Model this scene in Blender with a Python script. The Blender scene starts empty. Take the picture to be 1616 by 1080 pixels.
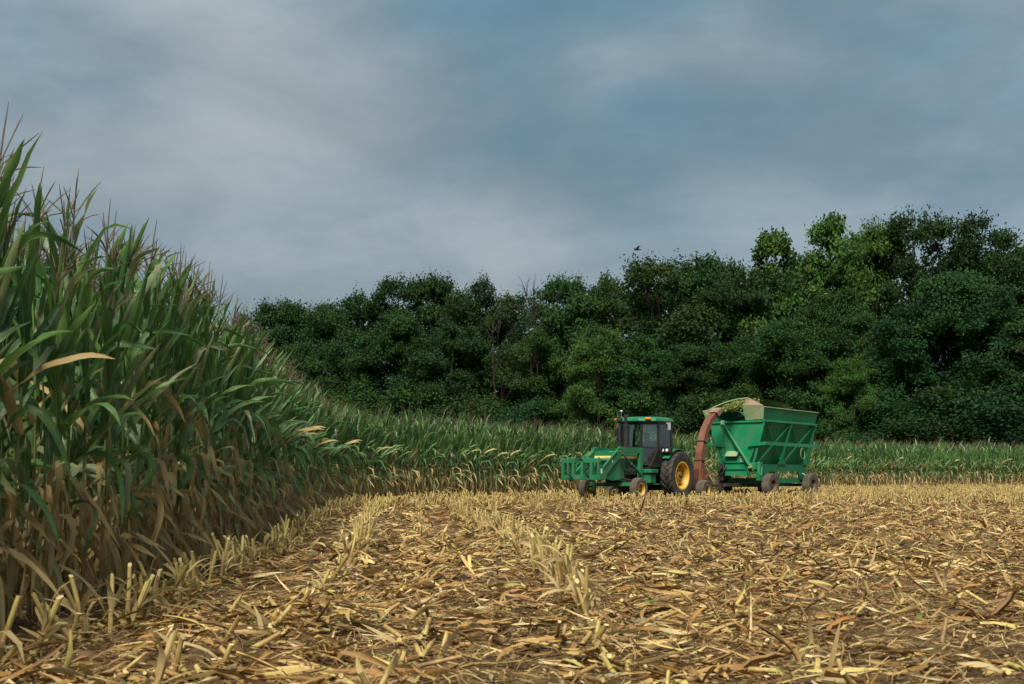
import bpy, bmesh, math, random
import numpy as np
from mathutils import Vector, Matrix

R = math.radians
rng = np.random.default_rng(11)
random.seed(11)
scene = bpy.context.scene
col = scene.collection

# ------------------------------------------------------------------ camera, sky, sun, exposure
CAM_H = 0.93
FPX = 1616 * 40 / 36.0          # focal length in photograph pixels
cam_d = bpy.data.cameras.new('camera')
cam = bpy.data.objects.new('camera', cam_d)
col.objects.link(cam)
cam.location = (0, 0, CAM_H)
cam.rotation_euler = (R(90), 0, 0)
cam_d.lens = 40
cam_d.sensor_width = 36
cam_d.shift_y = 208 / 1616
cam_d.clip_start = 0.05
cam_d.clip_end = 3000
cam_d.dof.use_dof = True
cam_d.dof.focus_distance = 36
cam_d.dof.aperture_fstop = 6.3
scene.camera = cam

SUN_AZ = R(-167)     # clockwise from +Y (view direction): behind the camera, to the left
SUN_EL = R(52)

world = bpy.data.worlds.new('World')
scene.world = world
world.use_nodes = True
wt = world.node_tree
wt.nodes.clear()


def wn(t, **kw):
    n = wt.nodes.new(t)
    for k, v in kw.items():
        setattr(n, k, v)
    return n


def wmath(op, a, b=None, c=None):
    n = wn('ShaderNodeMath', operation=op)
    for i, v in enumerate((a, b, c)):
        if v is None:
            continue
        if isinstance(v, (int, float)):
            n.inputs[i].default_value = v
        else:
            wt.links.new(v, n.inputs[i])
    return n.outputs[0]


sky = wn('ShaderNodeTexSky', sky_type='NISHITA')
sky.sun_disc = False
sky.sun_elevation = SUN_EL
sky.sun_rotation = SUN_AZ
sky.dust_density = 2.0
bg1 = wn('ShaderNodeBackground')
bg1.inputs['Strength'].default_value = 0.05
wt.links.new(sky.outputs[0], bg1.inputs['Color'])
tc = wn('ShaderNodeTexCoord')
sep = wn('ShaderNodeSeparateXYZ')
wt.links.new(tc.outputs['Generated'], sep.inputs[0])
SKY1, SKY2 = (0.4, 9.2, 3.0), (6.2, 8.8, 2.0)
zc = wmath('MAXIMUM', sep.outputs[2], 0.0)
def wnoise(scale, detail, rough, dist, off, stretch):
    mp = wn('ShaderNodeMapping')
    mp.inputs['Location'].default_value = off
    mp.inputs['Scale'].default_value = stretch
    wt.links.new(tc.outputs['Generated'], mp.inputs['Vector'])
    n = wn('ShaderNodeTexNoise')
    n.inputs['Scale'].default_value = scale
    n.inputs['Detail'].default_value = detail
    n.inputs['Roughness'].default_value = rough
    n.inputs['Distortion'].default_value = dist
    wt.links.new(mp.outputs[0], n.inputs['Vector'])
    return n.outputs[0]


def wramp(fac, stops, interp='B_SPLINE'):
    n = wn('ShaderNodeValToRGB')
    n.color_ramp.interpolation = interp
    el = n.color_ramp.elements
    while len(el) < len(stops):
        el.new(0.5)
    for e, (p, c) in zip(el, stops):
        e.position = p
        e.color = (*c, 1)
    wt.links.new(fac, n.inputs[0])
    return n.outputs[0]


def wmix(fac, a, b, blend='MIX'):
    n = wn('ShaderNodeMix', data_type='RGBA', blend_type=blend)
    for s, v in ((n.inputs['Factor'], fac), (n.inputs['A'], a), (n.inputs['B'], b)):
        if isinstance(v, (int, float)):
            s.default_value = v
        elif isinstance(v, tuple):
            s.default_value = (*v, 1)
        else:
            wt.links.new(v, s)
    return n.outputs['Result']


n1 = wnoise(2.4, 7, 0.52, 0.3, SKY1, (1.0, 1.0, 2.2))
n2 = wnoise(3.8, 8, 0.57, 0.35, SKY2, (1.0, 1.0, 2.5))
c1 = wramp(n1, [(0.34, (0.140, 0.270, 0.365)), (0.46, (0.205, 0.318, 0.398)), (0.56, (0.29, 0.378, 0.435)), (0.68, (0.41, 0.46, 0.49))])
c2 = wramp(n2, [(0.36, (0.56, 0.57, 0.58)), (0.50, (0.78, 0.78, 0.78)), (0.64, (1.06, 1.04, 1.02))])
cl = wmix(0.55, c1, wmix(1.0, c1, wmix(1.0, c2, (1.25, 1.25, 1.25), 'MULTIPLY'), 'MULTIPLY'))
# paler, warmer cloud low over the horizon
hz = wramp(zc, [(0.0, (1, 1, 1)), (0.13, (0.92, 0.92, 0.92)), (0.21, (0.25, 0.25, 0.25)), (0.30, (0, 0, 0))])
low = wramp(n2, [(0.34, (0.215, 0.305, 0.345)), (0.48, (0.30, 0.365, 0.40)), (0.66, (0.50, 0.53, 0.55))])
cl = wmix(wmix(1.0, hz, (0.8, 0.8, 0.8), 'MULTIPLY'), cl, low)
bg2 = wn('ShaderNodeBackground')
bg2.inputs['Strength'].default_value = 0.70
wt.links.new(cl, bg2.inputs['Color'])
wm = wn('ShaderNodeMixShader')
wm.inputs[0].default_value = 0.9
wt.links.new(bg1.outputs[0], wm.inputs[1])
wt.links.new(bg2.outputs[0], wm.inputs[2])
wo = wn('ShaderNodeOutputWorld')
wt.links.new(wm.outputs[0], wo.inputs[0])

sun_d = bpy.data.lights.new('sun', 'SUN')
sun_d.energy = 5.0
sun_d.angle = R(26)
sun_d.color = (1.0, 0.93, 0.81)
sun = bpy.data.objects.new('sun', sun_d)
col.objects.link(sun)
sv = Vector((math.sin(SUN_AZ) * math.cos(SUN_EL), math.cos(SUN_AZ) * math.cos(SUN_EL), math.sin(SUN_EL)))
sun.rotation_euler = sv.to_track_quat('Z', 'Y').to_euler()
sun.location = sv * 50

vs = scene.view_settings
vs.view_transform = 'Standard'
vs.look = 'None'
vs.gamma = 1.0
vs.use_curve_mapping = False
vs.exposure = 0.5
scene.cycles.max_bounces = 6
scene.cycles.transparent_max_bounces = 8


# ------------------------------------------------------------------ helpers
def tag(o, label=None, cat=None, group=None, kind=None):
    if label: o['label'] = label
    if cat: o['category'] = cat
    if group: o['group'] = group
    if kind: o['kind'] = kind
    return o


def link(o, parent=None):
    col.objects.link(o)
    if parent is not None:
        o.parent = parent
    return o


def empty(name, loc=(0, 0, 0), rz=0.0):
    o = bpy.data.objects.new(name, None)
    o.empty_display_size = 0.1
    col.objects.link(o)
    o.location = loc
    o.rotation_euler = (0, 0, rz)
    return o


def np_mesh(name, V, F, mats, midx=None, uv=None, tint=None, smooth=True):
    """V (n,3), F (m,4) quads -> mesh; uv per vertex (n,2); tint per vertex (n,3)"""
    V = np.asarray(V, np.float32)
    F = np.asarray(F, np.int32)
    k = F.shape[1]
    me = bpy.data.meshes.new(name)
    me.vertices.add(len(V))
    me.vertices.foreach_set('co', V.ravel())
    me.loops.add(F.size)
    me.loops.foreach_set('vertex_index', F.ravel())
    me.polygons.add(len(F))
    me.polygons.foreach_set('loop_start', np.arange(0, F.size, k, dtype=np.int32))
    try:
        me.polygons.foreach_set('loop_total', np.full(len(F), k, np.int32))
    except Exception:
        pass
    if midx is not None:
        me.polygons.foreach_set('material_index', np.asarray(midx, np.int32))
    me.polygons.foreach_set('use_smooth', np.full(len(F), smooth, bool))
    me.update(calc_edges=True)
    if uv is not None:
        ul = me.uv_layers.new(name='UVMap')
        ul.data.foreach_set('uv', np.asarray(uv, np.float32)[F.ravel()].ravel())
    if tint is not None:
        at = me.color_attributes.new('tint', 'FLOAT_COLOR', 'POINT')
        t4 = np.ones((len(V), 4), np.float32)
        t4[:, :3] = tint
        at.data.foreach_set('color', t4.ravel())
    for m in (mats if isinstance(mats, (list, tuple)) else [mats]):
        me.materials.append(m)
    me.validate()
    return me


def mesh_obj(name, me, parent=None):
    return link(bpy.data.objects.new(name, me), parent)


class MB:
    """collects simple shapes into ONE mesh"""

    def __init__(self):
        self.v, self.f, self.m = [], [], []

    def add(self, v, f, m=0):
        b = len(self.v)
        self.v += [tuple(p) for p in v]
        self.f += [tuple(i + b for i in q) for q in f]
        self.m += [m] * len(f)

    def box(self, c, s, m=0, rot=None, bev=0.0):
        hx, hy, hz_ = s[0] / 2, s[1] / 2, s[2] / 2
        bm = bmesh.new()
        bmesh.ops.create_cube(bm, size=1.0)
        bmesh.ops.scale(bm, vec=s, verts=bm.verts)
        if bev > 0:
            bmesh.ops.bevel(bm, geom=bm.edges[:], offset=bev, segments=1, affect='EDGES')
        M = Matrix.Translation(c)
        if rot is not None:
            M = M @ rot.to_4x4()
        bm.verts.index_update()
        self.add([M @ v.co for v in bm.verts], [[v.index for v in f.verts] for f in bm.faces], m)
        bm.free()

    def bar(self, a, b, w, h, m=0, up=(0, 0, 1), bev=0.0):
        a, b = Vector(a), Vector(b)
        d = b - a
        x = d.normalized()
        u = Vector(up)
        if abs(x.dot(u)) > 0.98:
            u = Vector((0, 1, 0))
        y = u.cross(x).normalized()
        z = x.cross(y)
        rot = Matrix((x, y, z)).transposed()
        self.box((a + b) / 2, (d.length, w, h), m, rot, bev)

    def tube(self, pts, rad, n=10, m=0, cap=True):
        pts = [Vector(p) for p in pts]
        rads = rad if isinstance(rad, (list, tuple)) else [rad] * len(pts)
        v, f = [], []
        prev = None
        for i, p in enumerate(pts):
            t = (pts[min(i + 1, len(pts) - 1)] - pts[max(i - 1, 0)]).normalized()
            if prev is None:
                u = Vector((0, 0, 1)) if abs(t.z) < 0.9 else Vector((1, 0, 0))
                a = t.cross(u).normalized()
            else:
                a = (prev - t * prev.dot(t)).normalized()
            prev = a
            b = t.cross(a)
            for k in range(n):
                an = 2 * math.pi * k / n
                v.append(p + (a * math.cos(an) + b * math.sin(an)) * rads[i])
        for i in range(len(pts) - 1):
            for k in range(n):
                f.append((i * n + k, i * n + (k + 1) % n, (i + 1) * n + (k + 1) % n, (i + 1) * n + k))
        if cap:
            f.append(tuple(range(n))[::-1])
            f.append(tuple((len(pts) - 1) * n + k for k in range(n)))
        self.add(v, f, m)

    def lathe(self, prof, c, n=32, m=0, axis='y'):
        """prof list of (radius, offset along axis)"""
        v, f = [], []
        for (r, o) in prof:
            for k in range(n):
                an = 2 * math.pi * k / n
                if axis == 'y':
                    v.append((c[0] + r * math.cos(an), c[1] + o, c[2] + r * math.sin(an)))
                else:
                    v.append((c[0] + r * math.cos(an), c[1] + r * math.sin(an), c[2] + o))
        for i in range(len(prof) - 1):
            for k in range(n):
                f.append((i * n + k, i * n + (k + 1) % n, (i + 1) * n + (k + 1) % n, (i + 1) * n + k))
        self.add(v, f, m)

    def prism(self, poly, axis, a, b, m=0):
        """poly: 2-D points; axis 'x': (y,z) extruded along x from a to b; 'y': (x,z); 'z': (x,y)"""
        n = len(poly)

        def P(q, t):
            return {'x': (t, q[0], q[1]), 'y': (q[0], t, q[1]), 'z': (q[0], q[1], t)}[axis]
        v = [P(q, a) for q in poly] + [P(q, b) for q in poly]
        f = [tuple(range(n)), tuple(range(2 * n - 1, n - 1, -1))]
        f += [(i, i + n, (i + 1) % n + n, (i + 1) % n) for i in range(n)]
        self.add(v, f, m)

    def sheet(self, pts, th, m=0):
        """flat polygon with thickness along its normal"""
        p = [Vector(q) for q in pts]
        nrm = (p[1] - p[0]).cross(p[-1] - p[0]).normalized() * th / 2
        n = len(p)
        v = [q + nrm for q in p] + [q - nrm for q in p]
        f = [tuple(range(n)), tuple(range(2 * n - 1, n - 1, -1))]
        f += [(i, i + n, (i + 1) % n + n, (i + 1) % n) for i in range(n)]
        self.add(v, f, m)

    def mesh(self, name, mats, smooth=None):
        me = bpy.data.meshes.new(name)
        me.from_pydata(self.v, [], self.f)
        for m in (mats if isinstance(mats, (list, tuple)) else [mats]):
            me.materials.append(m)
        me.polygons.foreach_set('material_index', self.m)
        bm = bmesh.new()
        bm.from_mesh(me)
        bmesh.ops.recalc_face_normals(bm, faces=bm.faces)
        bm.to_mesh(me)
        bm.free()
        if smooth is not None:
            me.polygons.foreach_set('use_smooth', [True] * len(me.polygons))
            me.set_sharp_from_angle(angle=R(smooth))
        me.update()
        return me

    def build(self, name, mats, parent=None, smooth=None):
        return mesh_obj(name, self.mesh(name, mats, smooth), parent)


# ------------------------------------------------------------------ materials
def new_mat(name):
    m = bpy.data.materials.new(name)
    m.use_nodes = True
    nt = m.node_tree
    nt.nodes.clear()
    out = nt.nodes.new('ShaderNodeOutputMaterial')
    return m, nt, out


def nd(nt, t, **kw):
    n = nt.nodes.new(t)
    for k, v in kw.items():
        setattr(n, k, v)
    return n


def setin(nt, sock, v):
    if isinstance(v, (int, float)):
        sock.default_value = v
    elif isinstance(v, tuple):
        sock.default_value = (*v, 1) if len(v) == 3 and sock.type == 'RGBA' else v
    else:
        nt.links.new(v, sock)


def mixc(nt, fac, a, b, blend='MIX'):
    n = nd(nt, 'ShaderNodeMix', data_type='RGBA', blend_type=blend)
    n.clamp_factor = True
    setin(nt, n.inputs['Factor'], fac)
    setin(nt, n.inputs['A'], a)
    setin(nt, n.inputs['B'], b)
    return n.outputs['Result']


def mth(nt, op, a, b=None, c=None):
    n = nd(nt, 'ShaderNodeMath', operation=op)
    for i, v in enumerate((a, b, c)):
        if v is not None:
            setin(nt, n.inputs[i], v)
    return n.outputs[0]


def noise(nt, scale, detail=4, rough=0.55, coord='Object', stretch=None, dist=0.0):
    t = nd(nt, 'ShaderNodeTexCoord')
    src = t.outputs[coord]
    if stretch:
        mp = nd(nt, 'ShaderNodeMapping')
        mp.inputs['Scale'].default_value = stretch
        nt.links.new(src, mp.inputs['Vector'])
        src = mp.outputs[0]
    n = nd(nt, 'ShaderNodeTexNoise')
    n.inputs['Scale'].default_value = scale
    n.inputs['Detail'].default_value = detail
    n.inputs['Roughness'].default_value = rough
    n.inputs['Distortion'].default_value = dist
    nt.links.new(src, n.inputs['Vector'])
    return n.outputs[0]


def ramp(nt, fac, stops, interp='LINEAR'):
    n = nd(nt, 'ShaderNodeValToRGB')
    n.color_ramp.interpolation = interp
    el = n.color_ramp.elements
    while len(el) < len(stops):
        el.new(0.5)
    for e, (p, c) in zip(el, stops):
        e.position = p
        e.color = (*c, 1) if isinstance(c, tuple) else (c, c, c, 1)
    nt.links.new(fac, n.inputs[0])
    return n.outputs[0]


def principled(nt, out, color, rough=0.6, metal=0.0, spec=0.5, bump=None, bstr=0.2, bdist=0.02, coat=0.0):
    p = nd(nt, 'ShaderNodeBsdfPrincipled')
    setin(nt, p.inputs['Base Color'], color)
    setin(nt, p.inputs['Roughness'], rough)
    p.inputs['Metallic'].default_value = metal
    p.inputs['Specular IOR Level'].default_value = spec
    p.inputs['Coat Weight'].default_value = coat
    if bump is not None:
        b = nd(nt, 'ShaderNodeBump')
        b.inputs['Strength'].default_value = bstr
        b.inputs['Distance'].default_value = bdist
        nt.links.new(bump, b.inputs['Height'])
        nt.links.new(b.outputs[0], p.inputs['Normal'])
    nt.links.new(p.outputs[0], out.inputs[0])
    return p


def worn_mat(name, base, dirt, amount=0.45, scale=3.0, rough=0.5, metal=0.0, spec=0.5, bstr=0.15):
    """paint / rubber / metal with irregular dirt"""
    m, nt, out = new_mat(name)
    a = noise(nt, scale, 6, 0.65)
    b = noise(nt, scale * 6, 5, 0.7)
    f = mth(nt, 'MULTIPLY_ADD', b, 0.45, mth(nt, 'MULTIPLY', a, 0.75))
    fac = ramp(nt, f, [(0.50, 0.0), (0.82, 1.0)])
    fac = mth(nt, 'MULTIPLY', fac, amount)
    c = mixc(nt, fac, base, dirt)
    v = ramp(nt, noise(nt, scale * 0.6, 3), [(0.3, 0.82), (0.7, 1.12)])
    c = mixc(nt, 1.0, c, v, 'MULTIPLY')
    rg = mth(nt, 'MULTIPLY_ADD', fac, 0.35, rough)
    principled(nt, out, c, rg, metal, spec, b, bstr, 0.01)
    return m


M = {}
M['tractor_green'] = worn_mat('tractor_green', (0.002, 0.142, 0.056), (0.12, 0.15, 0.075), 0.45, 1.7, 0.42, 0.0, 0.4)
M['wagon_green'] = worn_mat('wagon_green', (0.001, 0.185, 0.076), (0.10, 0.16, 0.07), 0.42, 1.2, 0.5, 0.0, 0.3)
M['dusty_green'] = worn_mat('dusty_green', (0.15, 0.27, 0.12), (0.38, 0.30, 0.20), 0.6, 2.0, 0.75)
M['rust_red'] = worn_mat('rust_red', (0.125, 0.036, 0.018), (0.24, 0.13, 0.075), 0.55, 2.5, 0.7)
M['dusty_pink'] = worn_mat('dusty_pink', (0.22, 0.135, 0.095), (0.22, 0.22, 0.13), 0.5, 2.5, 0.8)
M['rim_yellow'] = worn_mat('rim_yellow', (0.66, 0.37, 0.018), (0.24, 0.16, 0.07), 0.75, 2.5, 0.45)
M['rim_brown'] = worn_mat('rim_brown', (0.085, 0.055, 0.035), (0.17, 0.12, 0.075), 0.6, 4, 0.75)
M['rubber'] = worn_mat('rubber', (0.016, 0.016, 0.016), (0.10, 0.08, 0.055), 0.5, 2.5, 0.7)
M['rubber_dusty'] = worn_mat('rubber_dusty', (0.050, 0.043, 0.034), (0.16, 0.125, 0.085), 0.75, 3.0, 0.85)
M['black'] = worn_mat('black_paint', (0.010, 0.010, 0.011), (0.06, 0.05, 0.04), 0.35, 3.0, 0.45)
M['dark_metal'] = worn_mat('dark_metal', (0.025, 0.024, 0.022), (0.09, 0.07, 0.05), 0.5, 4.0, 0.6)
M['chrome'] = worn_mat('chrome', (0.55, 0.55, 0.56), (0.3, 0.27, 0.22), 0.25, 4.0, 0.25, 0.9)
M['grey_mirror'] = worn_mat('grey_mirror', (0.30, 0.31, 0.33), (0.2, 0.2, 0.2), 0.3, 4.0, 0.4)
M['stripe_yellow'] = worn_mat('stripe_yellow', (0.74, 0.56, 0.20), (0.4, 0.33, 0.16), 0.35, 4.0, 0.5)
M['label_white'] = worn_mat('label_white', (0.62, 0.62, 0.50), (0.3, 0.3, 0.2), 0.4, 9.0, 0.6)
M['orange_lens'] = worn_mat('orange_lens', (0.85, 0.17, 0.012), (0.4, 0.12, 0.03), 0.2, 5.0, 0.25)
M['lamp_lens'] = worn_mat('lamp_lens', (0.80, 0.82, 0.80), (0.5, 0.5, 0.45), 0.3, 5.0, 0.2)
M['pane_reflection'] = worn_mat('pane_reflection', (0.72, 0.80, 0.82), (0.5, 0.56, 0.56), 0.4, 3.0, 0.6)  # pale colour imitating sky reflected in the cab glass
M['seat_dark'] = worn_mat('seat_dark', (0.018, 0.017, 0.016), (0.05, 0.04, 0.035), 0.4, 5.0, 0.8)
M['shirt'] = worn_mat('shirt_blue', (0.050, 0.19, 0.36), (0.03, 0.12, 0.25), 0.4, 6.0, 0.9)
M['denim'] = worn_mat('denim', (0.025, 0.045, 0.09), (0.05, 0.06, 0.09), 0.4, 8.0, 0.9)
M['skin'] = worn_mat('skin', (0.42, 0.23, 0.155), (0.36, 0.17, 0.11), 0.3, 8.0, 0.55)
M['cap'] = worn_mat('cap_dark', (0.02, 0.022, 0.025), (0.05, 0.05, 0.05), 0.3, 8.0, 0.9)
M['bird'] = worn_mat('bird_dark', (0.02, 0.02, 0.022), (0.04, 0.04, 0.04), 0.3, 8.0, 0.7)

m, nt, out = new_mat('cab_glass')
gl = nd(nt, 'ShaderNodeBsdfGlossy')
gl.inputs['Roughness'].default_value = 0.03
gl.inputs['Color'].default_value = (0.9, 0.97, 0.95, 1)
tr = nd(nt, 'ShaderNodeBsdfTransparent')
tr.inputs['Color'].default_value = (0.88, 0.95, 0.93, 1)
fr = nd(nt, 'ShaderNodeFresnel')
fr.inputs['IOR'].default_value = 1.5
mx = nd(nt, 'ShaderNodeMixShader')
nt.links.new(mth(nt, 'ADD', fr.outputs[0], 0.07), mx.inputs[0])
nt.links.new(tr.outputs[0], mx.inputs[1])
nt.links.new(gl.outputs[0], mx.inputs[2])
nt.links.new(mx.outputs[0], out.inputs[0])
M['glass'] = m


def leaf_shader(nt, out, color, rough=0.5, trans=0.3, tcol=None, spec=0.35, bump=None):
    p = nd(nt, 'ShaderNodeBsdfPrincipled')
    setin(nt, p.inputs['Base Color'], color)
    p.inputs['Roughness'].default_value = rough
    p.inputs['Specular IOR Level'].default_value = spec
    if bump is not None:
        b = nd(nt, 'ShaderNodeBump')
        b.inputs['Strength'].default_value = 0.4
        b.inputs['Distance'].default_value = 0.004
        nt.links.new(bump, b.inputs['Height'])
        nt.links.new(b.outputs[0], p.inputs['Normal'])
    t = nd(nt, 'ShaderNodeBsdfTranslucent')
    setin(nt, t.inputs['Color'], color if tcol is None else tcol)
    x = nd(nt, 'ShaderNodeMixShader')
    x.inputs[0].default_value = trans
    nt.links.new(p.outputs[0], x.inputs[1])
    nt.links.new(t.outputs[0], x.inputs[2])
    nt.links.new(x.outputs[0], out.inputs[0])


def corn_leaf_mat(name, g0, g1, blight, dry=False):
    m, nt, out = new_mat(name)
    uvn = nd(nt, 'ShaderNodeUVMap')
    sp = nd(nt, 'ShaderNodeSeparateXYZ')
    nt.links.new(uvn.outputs[0], sp.inputs[0])
    u, v = sp.outputs[0], sp.outputs[1]
    wpos = nd(nt, 'ShaderNodeNewGeometry').outputs['Position']
    n = nd(nt, 'ShaderNodeTexNoise')
    n.inputs['Scale'].default_value = 2.3
    n.inputs['Detail'].default_value = 4
    nt.links.new(wpos, n.inputs['Vector'])
    base = mixc(nt, ramp(nt, n.outputs[0], [(0.32, 0.0), (0.68, 1.0)]), g0, g1)
    # fine lengthwise veins
    w = nd(nt, 'ShaderNodeTexWave')
    w.inputs['Scale'].default_value = 3.2
    w.inputs['Distortion'].default_value = 0.4
    mp = nd(nt, 'ShaderNodeMapping')
    mp.inputs['Scale'].default_value = (1, 0.02, 1)
    nt.links.new(uvn.outputs[0], mp.inputs['Vector'])
    nt.links.new(mp.outputs[0], w.inputs['Vector'])
    base = mixc(nt, 1.0, base, ramp(nt, w.outputs[0], [(0.0, 0.86), (1.0, 1.08)]), 'MULTIPLY')
    # dry spots and scorched margins
    n2 = nd(nt, 'ShaderNodeTexNoise')
    n2.inputs['Scale'].default_value = 14
    n2.inputs['Detail'].default_value = 5
    n2.inputs['Roughness'].default_value = 0.65
    nt.links.new(wpos, n2.inputs['Vector'])
    edge = mth(nt, 'ABSOLUTE', mth(nt, 'MULTIPLY_ADD', u, 2.0, -1.0))
    f = mth(nt, 'ADD', n2.outputs[0], mth(nt, 'MULTIPLY', mth(nt, 'POWER', edge, 3.0), 0.10))
    f = mth(nt, 'ADD', f, mth(nt, 'MULTIPLY', mth(nt, 'POWER', v, 8.0), 0.14))
    fac = ramp(nt, f, [(blight, 0.0), (blight + 0.10, 1.0)])
    tan = mixc(nt, n.outputs[0], (0.29, 0.19, 0.075), (0.40, 0.34, 0.20))
    base = mixc(nt, fac, base, tan)
    # pale midrib
    rib = ramp(nt, edge, [(0.05, 1.0), (0.12, 0.0)])
    rib = mth(nt, 'MULTIPLY', rib, mth(nt, 'MULTIPLY_ADD', v, -0.55, 0.7))
    base = mixc(nt, rib, base, (0.45, 0.38, 0.22) if dry else (0.30, 0.40, 0.20))
    leaf_shader(nt, out, base, 0.6 if dry else 0.36, 0.34, None, 0.3 if dry else 0.6, w.outputs[0])
    return m


M['corn_green'] = corn_leaf_mat('corn_leaf_green', (0.034, 0.125, 0.040), (0.145, 0.268, 0.062), 0.74)
M['corn_pale'] = corn_leaf_mat('corn_leaf_blighted', (0.120, 0.195, 0.080), (0.26, 0.31, 0.14), 0.585)
M['corn_dry'] = corn_leaf_mat('corn_leaf_dry', (0.38, 0.255, 0.10), (0.58, 0.46, 0.22), 0.68, True)
CORN_LEAF = [M['corn_green'], M['corn_pale'], M['corn_dry']]

# corn stalk: greenish above, tan below
m, nt, out = new_mat('corn_stalk')
wpos = nd(nt, 'ShaderNodeNewGeometry').outputs['Position']
sp = nd(nt, 'ShaderNodeSeparateXYZ')
nt.links.new(wpos, sp.inputs[0])
hgt = mth(nt, 'MULTIPLY_ADD', noise(nt, 3, 3), 0.5, mth(nt, 'MULTIPLY', sp.outputs[2], 0.55))
c = ramp(nt, hgt, [(0.35, (0.40, 0.28, 0.12)), (0.62, (0.28, 0.25, 0.09)), (1.0, (0.10, 0.18, 0.05))])
c = mixc(nt, 1.0, c, ramp(nt, noise(nt, 30, 4, 0.6, 'Object', (1, 1, 0.12)), [(0.3, 0.65), (0.7, 1.15)]), 'MULTIPLY')
principled(nt, out, c, 0.6, 0, 0.3)
M['stalk'] = m

m, nt, out = new_mat('corn_tassel')
c = mixc(nt, noise(nt, 9, 3), (0.075, 0.048, 0.036), (0.17, 0.135, 0.075))
leaf_shader(nt, out, c, 0.8, 0.15)
M['tassel'] = m

# cut stub: straw rind, pale pith
m, nt, out = new_mat('stub_rind')
oi = nd(nt, 'ShaderNodeObjectInfo')
geo = nd(nt, 'ShaderNodeNewGeometry')
n0 = nd(nt, 'ShaderNodeTexNoise')
n0.inputs['Scale'].default_value = 5.0
n0.inputs['Detail'].default_value = 4
nt.links.new(geo.outputs['Position'], n0.inputs['Vector'])
c = ramp(nt, n0.outputs[0], [(0.30, (0.15, 0.085, 0.032)), (0.45, (0.32, 0.21, 0.072)), (0.58, (0.44, 0.33, 0.11)), (0.72, (0.34, 0.34, 0.085))])
szn = nd(nt, 'ShaderNodeSeparateXYZ')
nt.links.new(geo.outputs['Position'], szn.inputs[0])
c = mixc(nt, ramp(nt, szn.outputs[2], [(0.17, 0.0), (0.34, 0.6)]), c, (0.50, 0.42, 0.14))
c = mixc(nt, 1.0, c, ramp(nt, noise(nt, 40, 4, 0.6, 'Object', (1, 1, 0.1)), [(0.3, 0.6), (0.7, 1.2)]), 'MULTIPLY')
principled(nt, out, c, 0.6, 0, 0.35)
M['rind'] = m
m, nt, out = new_mat('stub_pith')
c = mixc(nt, noise(nt, 60, 3), (0.40, 0.31, 0.13), (0.56, 0.47, 0.24))
principled(nt, out, c, 0.85, 0, 0.2)
M['pith'] = m


def litter_mat(name, use_attr):
    m, nt, out = new_mat(name)
    if use_attr:
        a = nd(nt, 'ShaderNodeVertexColor')
        a.layer_name = 'tint'
        base = a.outputs['Color']
    else:
        oi = nd(nt, 'ShaderNodeObjectInfo')
        base = oi.outputs['Color']
    uvn = nd(nt, 'ShaderNodeUVMap')
    mp = nd(nt, 'ShaderNodeMapping')
    mp.inputs['Scale'].default_value = (9, 0.5, 1)
    nt.links.new(uvn.outputs[0], mp.inputs['Vector'])
    nn = nd(nt, 'ShaderNodeTexNoise')
    nn.inputs['Scale'].default_value = 2.5
    nn.inputs['Detail'].default_value = 3
    nt.links.new(mp.outputs[0], nn.inputs['Vector'])
    base = mixc(nt, 1.0, base, ramp(nt, nn.outputs[0], [(0.3, 0.70), (0.7, 1.22)]), 'MULTIPLY')
    g = nd(nt, 'ShaderNodeNewGeometry')
    n3 = nd(nt, 'ShaderNodeTexNoise')
    n3.inputs['Scale'].default_value = 25
    n3.inputs['Detail'].default_value = 4
    nt.links.new(g.outputs['Position'], n3.inputs['Vector'])
    base = mixc(nt, ramp(nt, n3.outputs[0], [(0.56, 0.0), (0.74, 0.75)]), base, (0.12, 0.065, 0.026))
    leaf_shader(nt, out, base, 0.55, 0.15, None, 0.35, nn.outputs[0])
    return m


M['litter'] = litter_mat('dry_litter', True)
M['litter_obj'] = litter_mat('dry_litter_single', False)

# soil
m, nt, out = new_mat('field_soil')
big = noise(nt, 0.35, 5, 0.6)
mid = noise(nt, 3.5, 6, 0.65)
fine = noise(nt, 38, 6, 0.7)
fib = noise(nt, 70, 3, 0.6, 'Object', (1, 0.18, 1), 1.5)
c = ramp(nt, mid, [(0.30, (0.038, 0.023, 0.012)), (0.48, (0.078, 0.047, 0.022)), (0.60, (0.135, 0.085, 0.038)), (0.75, (0.20, 0.132, 0.060))])
c = mixc(nt, 1.0, c, ramp(nt, fine, [(0.28, 0.55), (0.72, 1.35)]), 'MULTIPLY')
c = mixc(nt, ramp(nt, fib, [(0.54, 0.0), (0.66, 0.7)]), c, (0.28, 0.18, 0.075))
c = mixc(nt, 1.0, c, ramp(nt, big, [(0.3, 0.85), (0.7, 1.15)]), 'MULTIPLY')
hgt = mth(nt, 'ADD', mth(nt, 'MULTIPLY', mid, 1.0), mth(nt, 'MULTIPLY', fine, 0.35))
principled(nt, out, c, 0.95, 0, 0.15, hgt, 0.9, 0.05)
M['soil'] = m


def foliage_mat(name):
    m, nt, out = new_mat(name)
    oi = nd(nt, 'ShaderNodeObjectInfo')
    a = nd(nt, 'ShaderNodeVertexColor')
    a.layer_name = 'tint'
    c = mixc(nt, 1.0, oi.outputs['Color'], a.outputs['Color'], 'MULTIPLY')
    leaf_shader(nt, out, c, 0.65, 0.25, None, 0.12)
    return m


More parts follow.
